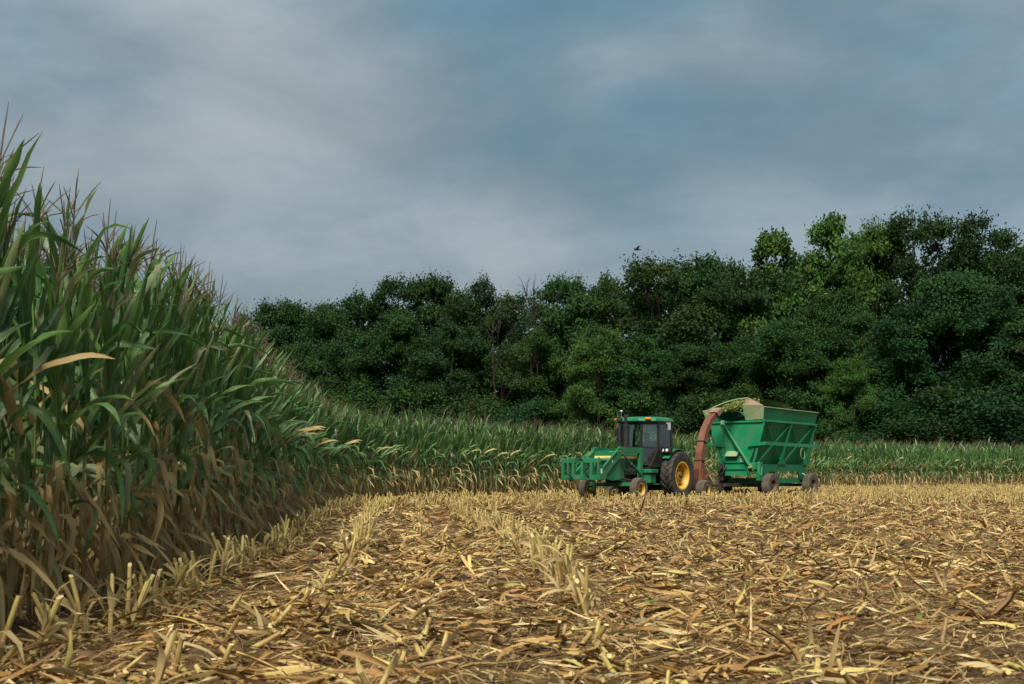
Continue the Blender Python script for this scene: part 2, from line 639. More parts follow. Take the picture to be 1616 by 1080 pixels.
M['foliage'] = foliage_mat('tree_foliage')
m, nt, out = new_mat('bark')
c = mixc(nt, noise(nt, 4, 6, 0.7, 'Object', (1, 1, 0.2)), (0.018, 0.015, 0.011), (0.055, 0.045, 0.034))
principled(nt, out, c, 0.9, 0, 0.2)
M['bark'] = m
m, nt, out = new_mat('dead_bark')
c = mixc(nt, noise(nt, 4, 6, 0.7, 'Object', (1, 1, 0.2)), (0.016, 0.014, 0.012), (0.045, 0.038, 0.032))
principled(nt, out, c, 0.9, 0, 0.2)
M['dead_bark'] = m

m, nt, out = new_mat('chopped_corn')
n_ = noise(nt, 30, 5, 0.7)
c = ramp(nt, n_, [(0.3, (0.09, 0.15, 0.03)), (0.5, (0.22, 0.28, 0.07)), (0.7, (0.40, 0.42, 0.16))])
principled(nt, out, c, 0.9, 0, 0.2, n_, 1.0, 0.06)
M['silage'] = m

# ------------------------------------------------------------------ layout: ground, corn edge, rows
def gh(x, y):
    x = np.asarray(x, float)
    y = np.asarray(y, float)
    return (0.030 * np.sin(1.9 * x + 0.7 * np.sin(0.45 * y)) * np.cos(0.33 * y + 0.5 * np.sin(0.8 * x))
            + 0.026 * np.sin(3.7 * x + 1.3 * y) * np.sin(2.1 * y - 0.8 * x)
            + 0.015 * np.sin(7.3 * x - 2.9 * y + 2 * np.sin(1.7 * y)) + 0.014 * np.sin(6.1 * y + 2.2 * x + 1.5 * np.sin(2.3 * x))
            + 0.010 * np.sin(13.1 * x + 3.0 * np.sin(2.7 * y)) * np.sin(11.3 * y + 2.0 * np.sin(3.1 * x)))


EDGE = np.array([(-3.05, -7), (-3.0, -2), (-3.0, 3), (-2.98, 6.9), (-3.02, 8.2), (-3.14, 10.3), (-3.35, 13.6), (-3.85, 18),
                 (-4.35, 22.5), (-4.75, 27), (-4.75, 31), (-4.0, 34.3), (-2.0, 38.0), (1.3, 42.6), (4.6, 47.6), (8.8, 54.6),
                 (13.5, 60.5), (20, 65.2), (31, 70), (45, 75), (62, 80)], float)


def catmull(P, n=14):
    out_ = []
    for i in range(1, len(P) - 2):
        p0, p1, p2, p3 = P[i - 1], P[i], P[i + 1], P[i + 2]
        for k in range(n):
            t = k / n
            out_.append(0.5 * ((2 * p1) + (-p0 + p2) * t + (2 * p0 - 5 * p1 + 4 * p2 - p3) * t * t + (-p0 + 3 * p1 - 3 * p2 + p3) * t ** 3))
    return np.array(out_)


EC = catmull(EDGE)
ET = np.gradient(EC, axis=0)
ET /= np.linalg.norm(ET, axis=1)[:, None]
EN = np.stack([ET[:, 1], -ET[:, 0]], 1)        # towards the stubble


def row_points(off, step, jit=0.3, rs=rng):
    P = EC + EN * off
    seg = np.linalg.norm(np.diff(P, axis=0), axis=1)
    s = np.concatenate([[0], np.cumsum(seg)])
    q = np.arange(0, s[-1], step)
    q = q + rs.uniform(-jit, jit, len(q)) * step
    q = np.clip(q, 0, s[-1])
    return np.stack([np.interp(q, s, P[:, 0]), np.interp(q, s, P[:, 1])], 1)


def edge_dist(P):
    """signed distance to the corn edge, positive on the stubble side"""
    out_ = np.empty(len(P))
    for a in range(0, len(P), 4000):
        d = P[a:a + 4000, None, :] - EC[None]
        i = np.argmin((d ** 2).sum(2), axis=1)
        dd = d[np.arange(len(i)), i]
        out_[a:a + 4000] = (dd * EN[i]).sum(1)
    return out_


def pix(P, z=0.0):
    """photo pixel of ground points"""
    return 808 + P[:, 0] / P[:, 1] * FPX, 748 + (CAM_H - z) / P[:, 1] * FPX


def in_view(P, m=0.04):
    return (P[:, 1] > 1) & (np.abs(P[:, 0]) < P[:, 1] * (0.45 + m))


# the field, one sheet to the horizon
def spread(lo, hi, a, b, fine_n, coarse):
    mid = np.linspace(a, b, fine_n)
    l = a - np.geomspace(0.3, a - lo, coarse)[::-1] if lo < a else np.array([])
    h = b + np.geomspace(0.3, hi - b, coarse)
    return np.concatenate([l, mid, h])


gx = spread(-900, 900, -7, 12, 160, 24)
gy = spread(-60, 1600, 2.5, 34, 240, 26)
GX, GY = np.meshgrid(gx, gy)
GZ = gh(GX, GY)
fade = np.clip(1.5 - np.maximum(np.abs(GX) / 60, GY / 90), 0, 1)
GZ = GZ * fade
V = np.stack([GX, GY, GZ], -1).reshape(-1, 3)
nx, ny = len(gx), len(gy)
ii = (np.arange(ny - 1)[:, None] * nx + np.arange(nx - 1)[None]).ravel()
F = np.stack([ii, ii + 1, ii + 1 + nx, ii + nx], 1)
tag(mesh_obj('field_ground', np_mesh('field_ground', V, F, M['soil'])), 'brown soil of the harvested corn field', 'ground', kind='structure')


# ------------------------------------------------------------------ corn
def leaf_geo(L, W, elev, bend, twist=0.0, wave=0.12, fold=0.25, seg=9, kink=None, ph=0.0, pw=1.6):
    t = np.linspace(0, 1, seg + 1)
    ang = elev - bend * t ** pw
    if kink is not None:
        ang = ang - kink[1] / (1 + np.exp(-(t - kink[0]) * 26))
    ds = L / seg
    am = (ang[1:] + ang[:-1]) / 2
    x = np.concatenate([[0], np.cumsum(np.cos(am) * ds)])
    z = np.concatenate([[0], np.cumsum(np.sin(am) * ds)])
    w = W * np.minimum(1, 0.45 + 2.6 * t) * np.maximum(0, 1 - t ** 2.3) ** 0.8 + 0.002
    tw = twist * t
    T = np.stack([np.cos(ang), np.zeros_like(t), np.sin(ang)], 1)
    N = np.stack([-np.sin(ang), np.zeros_like(t), np.cos(ang)], 1)
    Y = np.tile([0.0, 1.0, 0.0], (seg + 1, 1))
    S = Y * np.cos(tw)[:, None] + N * np.sin(tw)[:, None]
    NN = np.cross(T, S)
    C = np.stack([x, 0.05 * L * np.sin(twist * 1.3 * t + ph) * t, z], 1)
    wv1 = wave * w * np.sin(t * 17 + ph)
    wv2 = wave * w * np.sin(t * 15 + ph * 1.7 + 1)
    A = C - S * (w / 2)[:, None] + NN * (fold * w / 2 + wv1)[:, None]
    B = C + S * (w / 2)[:, None] + NN * (fold * w / 2 + wv2)[:, None]
    V = np.stack([A, C, B], 1).reshape(-1, 3)
    uv = np.stack([np.tile([0.0, 0.5, 1.0], seg + 1), np.repeat(t, 3)], 1)
    i = np.arange(seg) * 3
    F = np.concatenate([np.stack([i, i + 1, i + 4, i + 3], 1), np.stack([i + 1, i + 2, i + 5, i + 4], 1)])
    return V, F, uv


def plant_spec(rs):
    """list of leaves: z, azimuth, tone (0 green, 1 blighted, 2 dry), and shape arguments"""
    n = int(rs.integers(15, 18))
    phi = rs.uniform(-math.pi, math.pi)
    out_ = []
    H = rs.uniform(2.2, 2.4)
    for i in range(n):
        u = i / (n - 1)
        z = 0.22 + (H - 0.25) * u ** 0.93
        az = phi + math.pi * i + rs.normal(0, 0.35)
        az = (az + math.pi) % (2 * math.pi) - math.pi
        az *= 0.90 if u > 0.36 else 1.0        # wind from the left
        kink = None
        if u < 0.19:
            tone, L, W = 2, rs.uniform(0.45, 0.72), rs.uniform(0.035, 0.06)
            elev, bend, pw = rs.uniform(-0.9, 0.5), rs.uniform(0.9, 1.8), 0.5
        elif u < 0.38:
            tone = int(rs.choice([0, 1, 2], p=[0.30, 0.50, 0.20]))
            L, W = rs.uniform(0.50, 0.78), rs.uniform(0.055, 0.08)
            elev, bend, pw = rs.uniform(0.3, 1.0), rs.uniform(0.5, 1.4), 1.0
            kink = (rs.uniform(0.18, 0.5), rs.uniform(0.9, 2.0))
        elif u < 0.60:
            tone = int(rs.choice([0, 1, 2], p=[0.60, 0.34, 0.06]))
            L, W = rs.uniform(0.68, 0.92), rs.uniform(0.064, 0.090)
            elev, bend, pw = rs.uniform(0.70, 1.25), rs.uniform(0.15, 1.1), 2.2
            if rs.random() < 0.6:
                kink = (rs.uniform(0.35, 0.75), rs.uniform(0.6, 2.0))
        else:
            tone = int(rs.choice([0, 1], p=[0.84, 0.16]))
            L, W = rs.uniform(0.62, 0.86) * (1.0 - 0.28 * max(0, u - 0.85) / 0.15), rs.uniform(0.060, 0.084)
            elev, bend, pw = rs.uniform(1.05, 1.44), rs.uniform(0.0, 0.5), 2.0
            if rs.random() < 0.2:
                kink = (rs.uniform(0.55, 0.8), rs.uniform(0.6, 1.4))
        out_.append(dict(z=z, az=az, tone=tone, L=L, W=W, elev=elev, bend=bend, pw=pw, kink=kink,
                         twist=rs.normal(0, 1.5), ph=rs.uniform(0, 6), wave=rs.uniform(0.1, 0.26), fold=rs.uniform(0.3, 0.8)))
    for i in range(5):                     # dead leaves hanging about the foot
        out_.append(dict(z=rs.uniform(0.35, 1.05), az=rs.uniform(-math.pi, math.pi), tone=2, L=rs.uniform(0.4, 0.75), W=rs.uniform(0.03, 0.055), elev=rs.uniform(-1.3, -0.3),
                         bend=rs.uniform(0.1, 0.9), pw=0.6, kink=None, twist=rs.normal(0, 1.6), ph=rs.uniform(0, 6), wave=0.2, fold=0.5))
    return H, out_


SKEYS = ('L', 'W', 'elev', 'bend', 'twist', 'wave', 'fold', 'kink', 'ph', 'pw')


def rotz(V, a):
    c, s = math.cos(a), math.sin(a)
    return V @ np.array([[c, s, 0], [-s, c, 0], [0, 0, 1]])


def tube_geo(P, rad, n=6):
    P = np.asarray(P, float)
    k = len(P)
    T = np.gradient(P, axis=0)
    T /= np.linalg.norm(T, axis=1)[:, None] + 1e-9
    up = np.array([0, 0, 1.0]) if abs(T[0, 2]) < 0.9 else np.array([1.0, 0, 0])
    A = np.cross(T, up)
    A /= np.linalg.norm(A, axis=1)[:, None] + 1e-9
    B = np.cross(T, A)
    an = np.arange(n) * 2 * math.pi / n
    rad = np.broadcast_to(np.asarray(rad, float), (k,))
    V = P[:, None] + (A[:, None] * np.cos(an)[None, :, None] + B[:, None] * np.sin(an)[None, :, None]) * rad[:, None, None]
    i = np.arange(k - 1)[:, None] * n
    j = np.arange(n)[None]
    F = np.stack([i + j, i + (j + 1) % n, i + n + (j + 1) % n, i + n + j], -1).reshape(-1, 4)
    return V.reshape(-1, 3), F


def stack(parts):
    """parts: list of (V,F,uv,tone)"""
    Vs, Fs, Us, Ms = [], [], [], []
    b = 0
    for V, F, uv, m in parts:
        Vs.append(V)
        Fs.append(F + b)
        Us.append(uv if uv is not None else np.full((len(V), 2), 0.5))
        Ms.append(np.full(len(F), m))
        b += len(V)
    return np.concatenate(Vs), np.concatenate(Fs), np.concatenate(Us), np.concatenate(Ms)


def stalk_geo(H, rs, n=7, seg=10):
    z = np.linspace(-0.03, H, seg)
    lean = rs.normal(0, 0.02, 2)
    P = np.stack([lean[0] * z ** 2 * 0.4 + 0.006 * np.sin(z * 5), lean[1] * z ** 2 * 0.4, z], 1)
    rad = np.linspace(0.0135, 0.005, seg) * (1 + 0.12 * (np.arange(seg) % 2))
    return tube_geo(P, rad, n)


def tassel_geo(H, rs, n=3, nb=8, seg=4):
    parts = []
    top = rs.uniform(0.55, 0.72)
    t = np.linspace(0, 1, seg + 1)
    parts.append(tube_geo(np.stack([0.04 * t ** 2, 0 * t, H + t * top], 1), np.array([0.004] + [0.0062] * (seg - 1) + [0.002]), n))
    for k in range(nb):
        a = rs.uniform(-math.pi, math.pi) * 0.85
        e = rs.uniform(0.85, 1.3)
        L = rs.uniform(0.18, 0.34)
        h0 = H + top * rs.uniform(0.32, 0.55)
        ang = e - rs.uniform(0.0, 0.9) * t
        r_ = np.cumsum(np.cos(ang)) * L / seg
        z_ = np.cumsum(np.sin(ang)) * L / seg
        r_ = r_ - r_[0]
        z_ = z_ - z_[0]
        P = np.stack([r_ * math.cos(a) + 0.01, r_ * math.sin(a), h0 + z_], 1)
        parts.append(tube_geo(P, np.array([0.0025] + [0.0045] * (seg - 1) + [0.0015]), n))
    V, F, _, _ = stack([(v, f, None, 0) for v, f in parts])
    return V, F


class Variant:
    pass


NVAR = 16
variants = []
vr = np.random.default_rng(5)
for i in range(NVAR):
    v = Variant()
    v.H, v.spec = plant_spec(vr)
    v.leaf_me = []
    parts, low = [], []
    for L in v.spec:
        V_, F_, U_ = leaf_geo(seg=11, **{k: L[k] for k in SKEYS})
        v.leaf_me.append(np_mesh('corn_leaf', V_, F_, CORN_LEAF[L['tone']], uv=U_))
        V_, F_, U_ = leaf_geo(seg=7, **{k: L[k] for k in SKEYS})
        parts.append((rotz(V_, L['az']) + [0, 0, L['z']], F_, U_, L['tone']))
        V_, F_, U_ = leaf_geo(seg=4, **{k: L[k] for k in SKEYS})
        if not (L['pw'] == 0.6 and vr.random() < 0.6):
            low.append((rotz(V_, L['az']) + [0, 0, L['z']], F_, U_, L['tone']))
    v.fol = stack(parts)
    v.fol_low = stack(low)
    v.fol_me = np_mesh('corn_foliage', v.fol[0], v.fol[1], CORN_LEAF, v.fol[3], v.fol[2])
    v.st = stalk_geo(v.H, vr)
    v.st_low = stalk_geo(v.H, vr, 4, 5)
    v.st_me = np_mesh('corn_stalk', v.st[0], v.st[1], M['stalk'])
    v.ta = tassel_geo(v.H - 0.05, vr)
    v.ta_low = tassel_geo(v.H - 0.05, vr, 3, 4, 2)
    v.ta_me = np_mesh('corn_tassel', v.ta[0], v.ta[1], M['tassel'])
    variants.append(v)

ROW = 0.95
corn_pts = []            # x, y, row index
for r in range(13):
    P = row_points(-0.05 - ROW * 0.80 * r, 0.15 if r < 3 else 0.20, 0.35)
    P = P + rng.normal(0, 0.035, P.shape)
    # rows beyond the first few only where they can show
    keep = (P[:, 1] > 1.0) & (P[:, 1] < 84) & (np.abs(P[:, 0]) < P[:, 1] * 0.56 + 3.0)
    if r >= 8:
        keep &= P[:, 1] < 24
    if r >= 5:
        keep &= P[:, 1] < 38
    far = P[:, 1] > 50
    keep &= ~(far & (rng.random(len(P)) < 0.25))
    P = P[keep]
    corn_pts.append(np.column_stack([P, np.full(len(P), r)]))
corn_pts = np.concatenate(corn_pts)
ppx, _ = pix(corn_pts[:, :2])
vis = (ppx > -60) & (ppx < 1660) & (corn_pts[:, 1] > 4)
# those that show largest: near, first rows
score = corn_pts[:, 1] * (1 + 0.45 * corn_pts[:, 2]) + 1e6 * (~vis) + 1e5 * (corn_pts[:, 2] > 2)
order = np.argsort(score)
single = set(order[:300].tolist())
detail = set(order[:105].tolist())
G_NEAR = 'corn plants along the near left field edge'
G_BACK = 'corn plants along the curving back edge'
L_NEAR = 'tall green corn plant with curling leaves at the near left field edge'
L_BACK = 'green corn plant with dry lower leaves along the curving back edge'
rest_hi, rest_lo = [], []
for idx in range(len(corn_pts)):
    x, y, r = corn_pts[idx]
    v = variants[int(rng.integers(NVAR))]
    rz = float(rng.normal(0, 0.35))
    sc = float(rng.normal(1.0, 0.045))
    sc *= 0.95 if y < 8.5 else 1.0
    z = float(gh(x, y))
    if idx in single:
        o = empty('corn_plant', (x, y, z), rz)
        o.scale = (sc, sc, sc)
        o.rotation_euler = (float(rng.normal(0, 0.03)), float(rng.normal(0.03, 0.03)), rz)
        near = y < 19
        tag(o, L_NEAR if near else L_BACK, 'corn plant', G_NEAR if near else G_BACK)
        mesh_obj('stalk', v.st_me, o)
        mesh_obj('tassel', v.ta_me, o)
        if idx in detail:
            for L, me in zip(v.spec, v.leaf_me):
                lf = mesh_obj('leaf', me, o)
                lf.location = (0, 0, L['z'])
                lf.rotation_euler = (0, 0, L['az'] + float(rng.normal(0, 0.12)))
        else:
            mesh_obj('foliage', v.fol_me, o)
    else:
        (rest_hi if y < 20 else rest_lo).append((v, x, y, z, rz, sc))


def join_corn(lst, low):
    Vs, Fs, Us, Ms = [], [], [], []
    b = 0
    for v, x, y, z, rz, sc in lst:
        fol = v.fol_low if low else v.fol
        st = v.st_low if low else v.st
        ta = v.ta_low if low else v.ta
        for (V, F, U, Mi) in (fol, (st[0], st[1], None, np.full(len(st[1]), 3)), (ta[0], ta[1], None, np.full(len(ta[1]), 4))):
            Vs.append(rotz(V * sc, rz) + [x, y, z])
            Fs.append(F + b)
            Us.append(U if U is not None else np.full((len(V), 2), 0.5))
            Ms.append(Mi)
            b += len(V)
    return np.concatenate(Vs), np.concatenate(Fs), np.concatenate(Us), np.concatenate(Ms)


CM = CORN_LEAF + [M['stalk'], M['tassel']]
V, F, U, Mi = join_corn(rest_hi, False)
tag(mesh_obj('standing_corn', np_mesh('standing_corn', V, F, CM, Mi, U)), 'dense standing corn behind the near left edge plants', 'corn', kind='stuff')
V, F, U, Mi = join_corn(rest_lo, True)
tag(mesh_obj('standing_corn', np_mesh('standing_corn', V, F, CM, Mi, U)), 'dense band of standing corn in front of the trees', 'corn', kind='stuff')

# ------------------------------------------------------------------ stubble rows
stub_r = np.random.default_rng(21)


def stub_geo(h, r, tilt, n=7):
    P = np.array([[0, 0, -0.04], [0.002, 0, h * 0.5], [0, 0.002, h]])
    V, F = tube_geo(P, [r * 1.15, r, r * 0.95], n)
    top = V[-n:].copy()
    V[-n:, 2] += (V[-n:, 0] * tilt)                    # slanted cut
    cen = V[-n:].mean(0)
    b = len(V)
    V = np.concatenate([V, V[-n:], [cen + [0, 0, 0.001]]])
    capf = np.array([[b + k, b + (k + 1) % n, b + n, b + n] for k in range(n)])
    return V, F, capf


stub_me, husk_me = [], []
for k in range(9):
    h = stub_r.uniform(0.24, 0.36)
    rr = stub_r.uniform(0.0115, 0.0155)
    b = MB()
    n = 8
    P = [(0, 0, -0.05), (0.004 * math.sin(k), 0.003, h * 0.45), (0.002, 0.004 * math.cos(k), h)]
    b.tube(P, [rr * 1.2, rr * 1.02, rr], n, 0, True)
    sl = stub_r.uniform(-1.6, 1.6)
    tip = len(b.v) - n
    b.v = [(p[0], p[1], p[2] + (p[0] * sl if i >= tip else 0)) for i, p in enumerate(b.v)]
    b.m[-1] = 1
    b.box((0, 0, h * 0.42), (rr * 2.5, rr * 2.5, 0.010), 0, None, 0.004)    # node ring
    stub_me.append(b.mesh('stalk_stub', [M['rind'], M['pith']], 40))
    V_, F_, U_ = leaf_geo(stub_r.uniform(0.16, 0.34), stub_r.uniform(0.022, 0.042), stub_r.uniform(1.05, 1.5), stub_r.uniform(0.3, 2.4),
                          stub_r.uniform(-1.5, 1.5), 0.15, 0.4, 6, None, stub_r.uniform(0, 6), 0.9)
    husk_me.append(np_mesh('dry_sheath', V_ + [rr, 0, 0], F_, M['corn_dry'], uv=U_))

UPRIGHT = {0: 0.92, 1: 0.86, 3: 0.80}
SG = {0: ('stubble row beside the standing corn', 'cut straw coloured corn stalk stub in the row beside the standing corn'),
      1: ('second stubble row from the corn', 'cut corn stalk stub in the second stubble row out from the standing corn'),
      3: ('stubble row through the middle foreground', 'cut corn stalk stub in the upright row through the middle foreground'),
      9: ('scattered stubs on the flattened ground', 'short crushed corn stalk stub leaning on the flattened stubble ground')}
stubs = []          # x,y,h-scale,tiltx,tilty,row
for r in range(46):
    off = 0.60 + ROW * r
    up = UPRIGHT.get(r, 0.0)
    P = row_points(off, 0.085 if r in UPRIGHT else 0.15, 0.45, stub_r)
    P = P + stub_r.normal(0, 0.05 if r in UPRIGHT else 0.08, P.shape)
    ok = in_view(P, 0.05) & (P[:, 1] > 2.5) & (P[:, 1] < 85)
    for x, y in P[ok]:
        if r == 1: up = 0.9 if y > 11.3 else 0.10
        if r == 3: up = 0.85 if y > 7.2 else 0.0
        far_up = y > 27 + 0.5 * max(0, r - 3)
        patch = 0.5 + 0.5 * math.sin(0.55 * y + r * 1.9) * math.cos(0.21 * y - r)
        if stub_r.random() < (up * (0.30 + 0.75 * patch) if not far_up else max(up, 0.75)):
            hs = (stub_r.uniform(0.6, 1.2) if stub_r.random() < 0.4 else stub_r.uniform(0.95, 1.3)) * (0.85 if far_up and r > 1 else 1)
            tx, ty = stub_r.normal(0.04, 0.27, 2)
            rk = r if r in UPRIGHT else 9
        else:
            if stub_r.random() > 0.5:
                continue
            hs = stub_r.uniform(0.15, 0.6)
            a = stub_r.uniform(0, 6.28)
            tl = stub_r.uniform(0.35, 1.35)
            tx, ty = tl * math.cos(a), tl * math.sin(a)
            rk = 9
        stubs.append((x, y, hs, tx, ty, rk))
stubs = np.array(stubs)
# keep clear of the wheels and of the machines' own tracks
sc_ = stubs[:, 1] / (0.35 + stubs[:, 2]) + 1e5 * (~in_view(stubs[:, :2], 0.0)) + 0.0
so = np.argsort(sc_)
ssingle = set(so[:300].tolist())
far_parts = []
sb = 0
sV, sF, sM, sU = [], [], [], []
n = 5
for idx, (x, y, hs, tx, ty, rk) in enumerate(stubs):
    z = float(gh(x, y))
    k = int(stub_r.integers(9))
    if idx in ssingle:
        o = mesh_obj('stalk_stub', stub_me[k])
        o.location = (x, y, z)
        o.rotation_euler = (tx, ty, stub_r.uniform(0, 6.28))
        o.scale = (1.0, 1.0, hs)
        g, lb = SG[int(rk)]
        tag(o, lb, 'stalk stub', g)
        for q in range(3 if hs > 0.6 else 1):
            hk = mesh_obj('dry_sheath', husk_me[int(stub_r.integers(9))], o)
            hk.location = (0, 0, stub_r.uniform(0.02, 0.16))
            hk.rotation_euler = (0, 0, stub_r.uniform(0, 6.28))
    else:
        h = 0.30 * hs
        d = np.array([math.sin(ty), -math.sin(tx), math.cos(tx) * math.cos(ty)])
        P = np.array([[0, 0, -0.03], d * h * 0.5, d * h])
        rr = 0.015 if y < 30 else 0.02
        V_, F_ = tube_geo(P, [rr * 1.1, rr, rr * 0.95], n)
        cap = [[2 * n, 2 * n + 1, 2 * n + 2, 2 * n + 3], [2 * n + 3, 2 * n + 4, 2 * n, 2 * n]]
        V_ = V_ + [x, y, z]
        sV.append(V_)
        sF.append(F_ + sb)
        sM.append(np.zeros(len(F_)))
        sb += len(V_)
        V2 = np.concatenate([V_[2 * n:2 * n + 4]])
        sV.append(V2)
        sF.append(np.array([[0, 1, 2, 3]]) + sb)
        sM.append(np.ones(1))
        sb += 4
        sU.append(np.full((len(V_) + 4, 2), 0.5))
        if hs > 0.6:
            V_, F_, U_ = leaf_geo(stub_r.uniform(0.2, 0.4), 0.035 if y < 30 else 0.05, stub_r.uniform(0.3, 1.3), stub_r.uniform(1.2, 2.6), stub_r.uniform(-1, 1), 0.1, 0.3, 3, None, 0, 0.9)
            V_ = rotz(V_, stub_r.uniform(0, 6.28)) + [x, y, z + stub_r.uniform(0.03, 0.2)]
            sV.append(V_)
            sF.append(F_ + sb)
            sM.append(np.full(len(F_), 2))
            sU.append(U_)
            sb += len(V_)
tag(mesh_obj('stubble', np_mesh('stubble', np.concatenate(sV), np.concatenate(sF), [M['rind'], M['pith'], M['corn_dry']], np.concatenate(sM), np.concatenate(sU))),
    'farther cut corn stubble covering the harvested field', 'stubble', kind='stuff')

# ------------------------------------------------------------------ crop residue on the ground
lr = np.random.default_rng(33)
TONES = np.array([(0.35, 0.208, 0.068), (0.49, 0.325, 0.125), (0.64, 0.50, 0.25), (0.21, 0.112, 0.034), (0.31, 0.160, 0.046), (0.50, 0.40, 0.13), (0.10, 0.056, 0.021), (0.27, 0.30, 0.19), (0.15, 0.20, 0.04)])
TP = np.array([0.23, 0.18, 0.10, 0.20, 0.10, 0.06, 0.12, 0.008, 0.008])


def scatter(y0, y1, dens):
    area = 0.5 * (y1 ** 2 - y0 ** 2) * 0.98
    n_ = int(area * dens)
    y = np.sqrt(lr.uniform(y0 ** 2, y1 ** 2, n_))
    x = lr.uniform(-0.49, 0.49, n_) * y
    P = np.stack([x, y], 1)
    d = edge_dist(P)
    k = (d > -1.2) & ((d > 0.15) | (lr.random(n_) < 0.7))
    return P[k], d[k]


def litter_batch(P, lmin, lmax, wmin, wmax, seg, lift, tones=TONES, tp=TP, curl=0.0):
    n_ = len(P)
    L = lr.uniform(lmin, lmax, n_) * lr.choice([0.6, 1, 1, 1.5], n_)
    W = lr.uniform(wmin, wmax, n_)
    t = np.linspace(0, 1, seg + 1)
    az = np.where(lr.random(n_) < 0.55, lr.normal(0, 0.45, n_) + math.pi * lr.integers(0, 2, n_), lr.uniform(0, 2 * math.pi, n_))
    e0 = lr.normal(0.02, 0.10, n_) + (lr.random(n_) < 0.02) * lr.uniform(0.3, 0.8, n_)
    bend = lr.normal(0.08, 0.32, n_)
    yaw = lr.normal(0, 0.8, n_)
    tw0 = lr.normal(0, 0.4, n_)
    tw = lr.normal(0, 1.1, n_)
    ang = e0[:, None] - bend[:, None] * t[None]
    yw = az[:, None] + yaw[:, None] * t[None]
    D = np.stack([np.cos(ang) * np.cos(yw), np.cos(ang) * np.sin(yw), np.sin(ang)], -1)
    C = np.cumsum(D, axis=1) * (L / seg)[:, None, None]
    C = C - C[:, :1]
    S = np.stack([-np.sin(yw), np.cos(yw), np.zeros_like(yw)], -1)
    N = np.cross(D, S)
    a = tw0[:, None] + tw[:, None] * t[None]
    S, N = S * np.cos(a)[..., None] + N * np.sin(a)[..., None], N * np.cos(a)[..., None] - S * np.sin(a)[..., None]
    tip = lr.choice([1.0, 1.0, 0.45], n_)[:, None]             # some ends are torn straight off
    w = W[:, None] * np.minimum(1, 0.5 + 3 * t)[None] * (1 - tip * t[None] ** 3) + 0.003
    w = w * lr.uniform(0.7, 1.2, (n_, seg + 1))
    cols = []
    if curl:
        cu = lr.normal(0.25, curl, n_)[:, None]
        for q in (-1.0, 0.0, 1.0):
            cols.append(C + S * (w * q / 2)[..., None] + N * (w * cu * (q * q) * 0.5 * lr.uniform(0.6, 1.4, (n_, seg + 1)))[..., None])
    else:
        for q in (-1.0, 1.0):
            cols.append(C + S * (w * q / 2)[..., None])
    m_ = len(cols)
    Vq = np.stack(cols, 2)
    zmin = np.quantile(Vq[..., 2].reshape(n_, -1), 0.2, axis=1)
    base = np.stack([P[:, 0], P[:, 1], gh(P[:, 0], P[:, 1]) + lr.uniform(0.0, 1.0, n_) ** 1.5 * lift - zmin - 0.006], -1)
    Vq = Vq + base[:, None, None, :]
    k = (seg + 1) * m_
    i = np.arange(seg) * m_
    Fq = np.concatenate([np.stack([i + c, i + c + 1, i + c + m_ + 1, i + c + m_], 1) for c in range(m_ - 1)])
    F_ = (Fq[None] + (np.arange(n_) * k)[:, None, None]).reshape(-1, 4)
    ti = lr.choice(len(tones), n_, p=tp / tp.sum())
    tint = tones[ti] * lr.uniform(0.65, 1.2, n_)[:, None]
    tint = np.repeat(tint, k, 0)
    uv = np.tile(np.stack([np.tile(np.linspace(0, 1, m_), seg + 1), np.repeat(t, m_)], 1), (n_, 1))
    return Vq.reshape(-1, 3), F_, uv, tint


batches = []
for (y0, y1, dens, a) in ((3.2, 8, 190, (0.06, 0.30, 0.008, 0.034, 5, 0.04)), (8, 14, 130, (0.07, 0.32, 0.010, 0.038, 4, 0.04)),
                          (14, 24, 55, (0.10, 0.36, 0.015, 0.05, 3, 0.04)), (24, 40, 24, (0.15, 0.42, 0.025, 0.06, 2, 0.05)), (40, 72, 8, (0.2, 0.5, 0.04, 0.08, 2, 0.07))):
    P, d = scatter(y0, y1, dens)
    pn = np.sin(1.3 * P[:, 0] + 2.1 * np.sin(0.9 * P[:, 1])) * np.sin(1.7 * P[:, 1] + 1.4 * np.sin(1.1 * P[:, 0])) + 0.5 * np.sin(4.1 * P[:, 0] + 3.3 * P[:, 1])
    k = lr.random(len(P)) < 0.50 + 0.55 * pn
    batches.append(litter_batch(P[k], *a, curl=0.7 if y0 < 10 else 0.0))
# fine fibres and chaff
FT = np.array([(0.38, 0.255, 0.095), (0.25, 0.150, 0.055), (0.50, 0.40, 0.17), (0.14, 0.078, 0.03)])
for (y0, y1, dens, a) in ((3.2, 9, 620, (0.03, 0.15, 0.003, 0.009, 2, 0.03)), (9, 18, 190, (0.05, 0.18, 0.005, 0.013, 2, 0.03)), (18, 34, 25, (0.08, 0.25, 0.012, 0.022, 1, 0.04))):
    P, d = scatter(y0, y1, dens)
    batches.append(litter_batch(P, *a, tones=FT, tp=np.array([0.35, 0.3, 0.2, 0.15])))
Vs, Fs, Us, Ts = [], [], [], []
b = 0
for V_, F_, U_, T_ in batches:
    Vs.append(V_); Fs.append(F_ + b); Us.append(U_); Ts.append(T_)
    b += len(V_)
tag(mesh_obj('crop_residue', np_mesh('crop_residue', np.concatenate(Vs), np.concatenate(Fs), M['litter'], None, np.concatenate(Us), np.concatenate(Ts))),
    'dry corn leaves and chaff littering the harvested field', 'crop residue', kind='stuff')

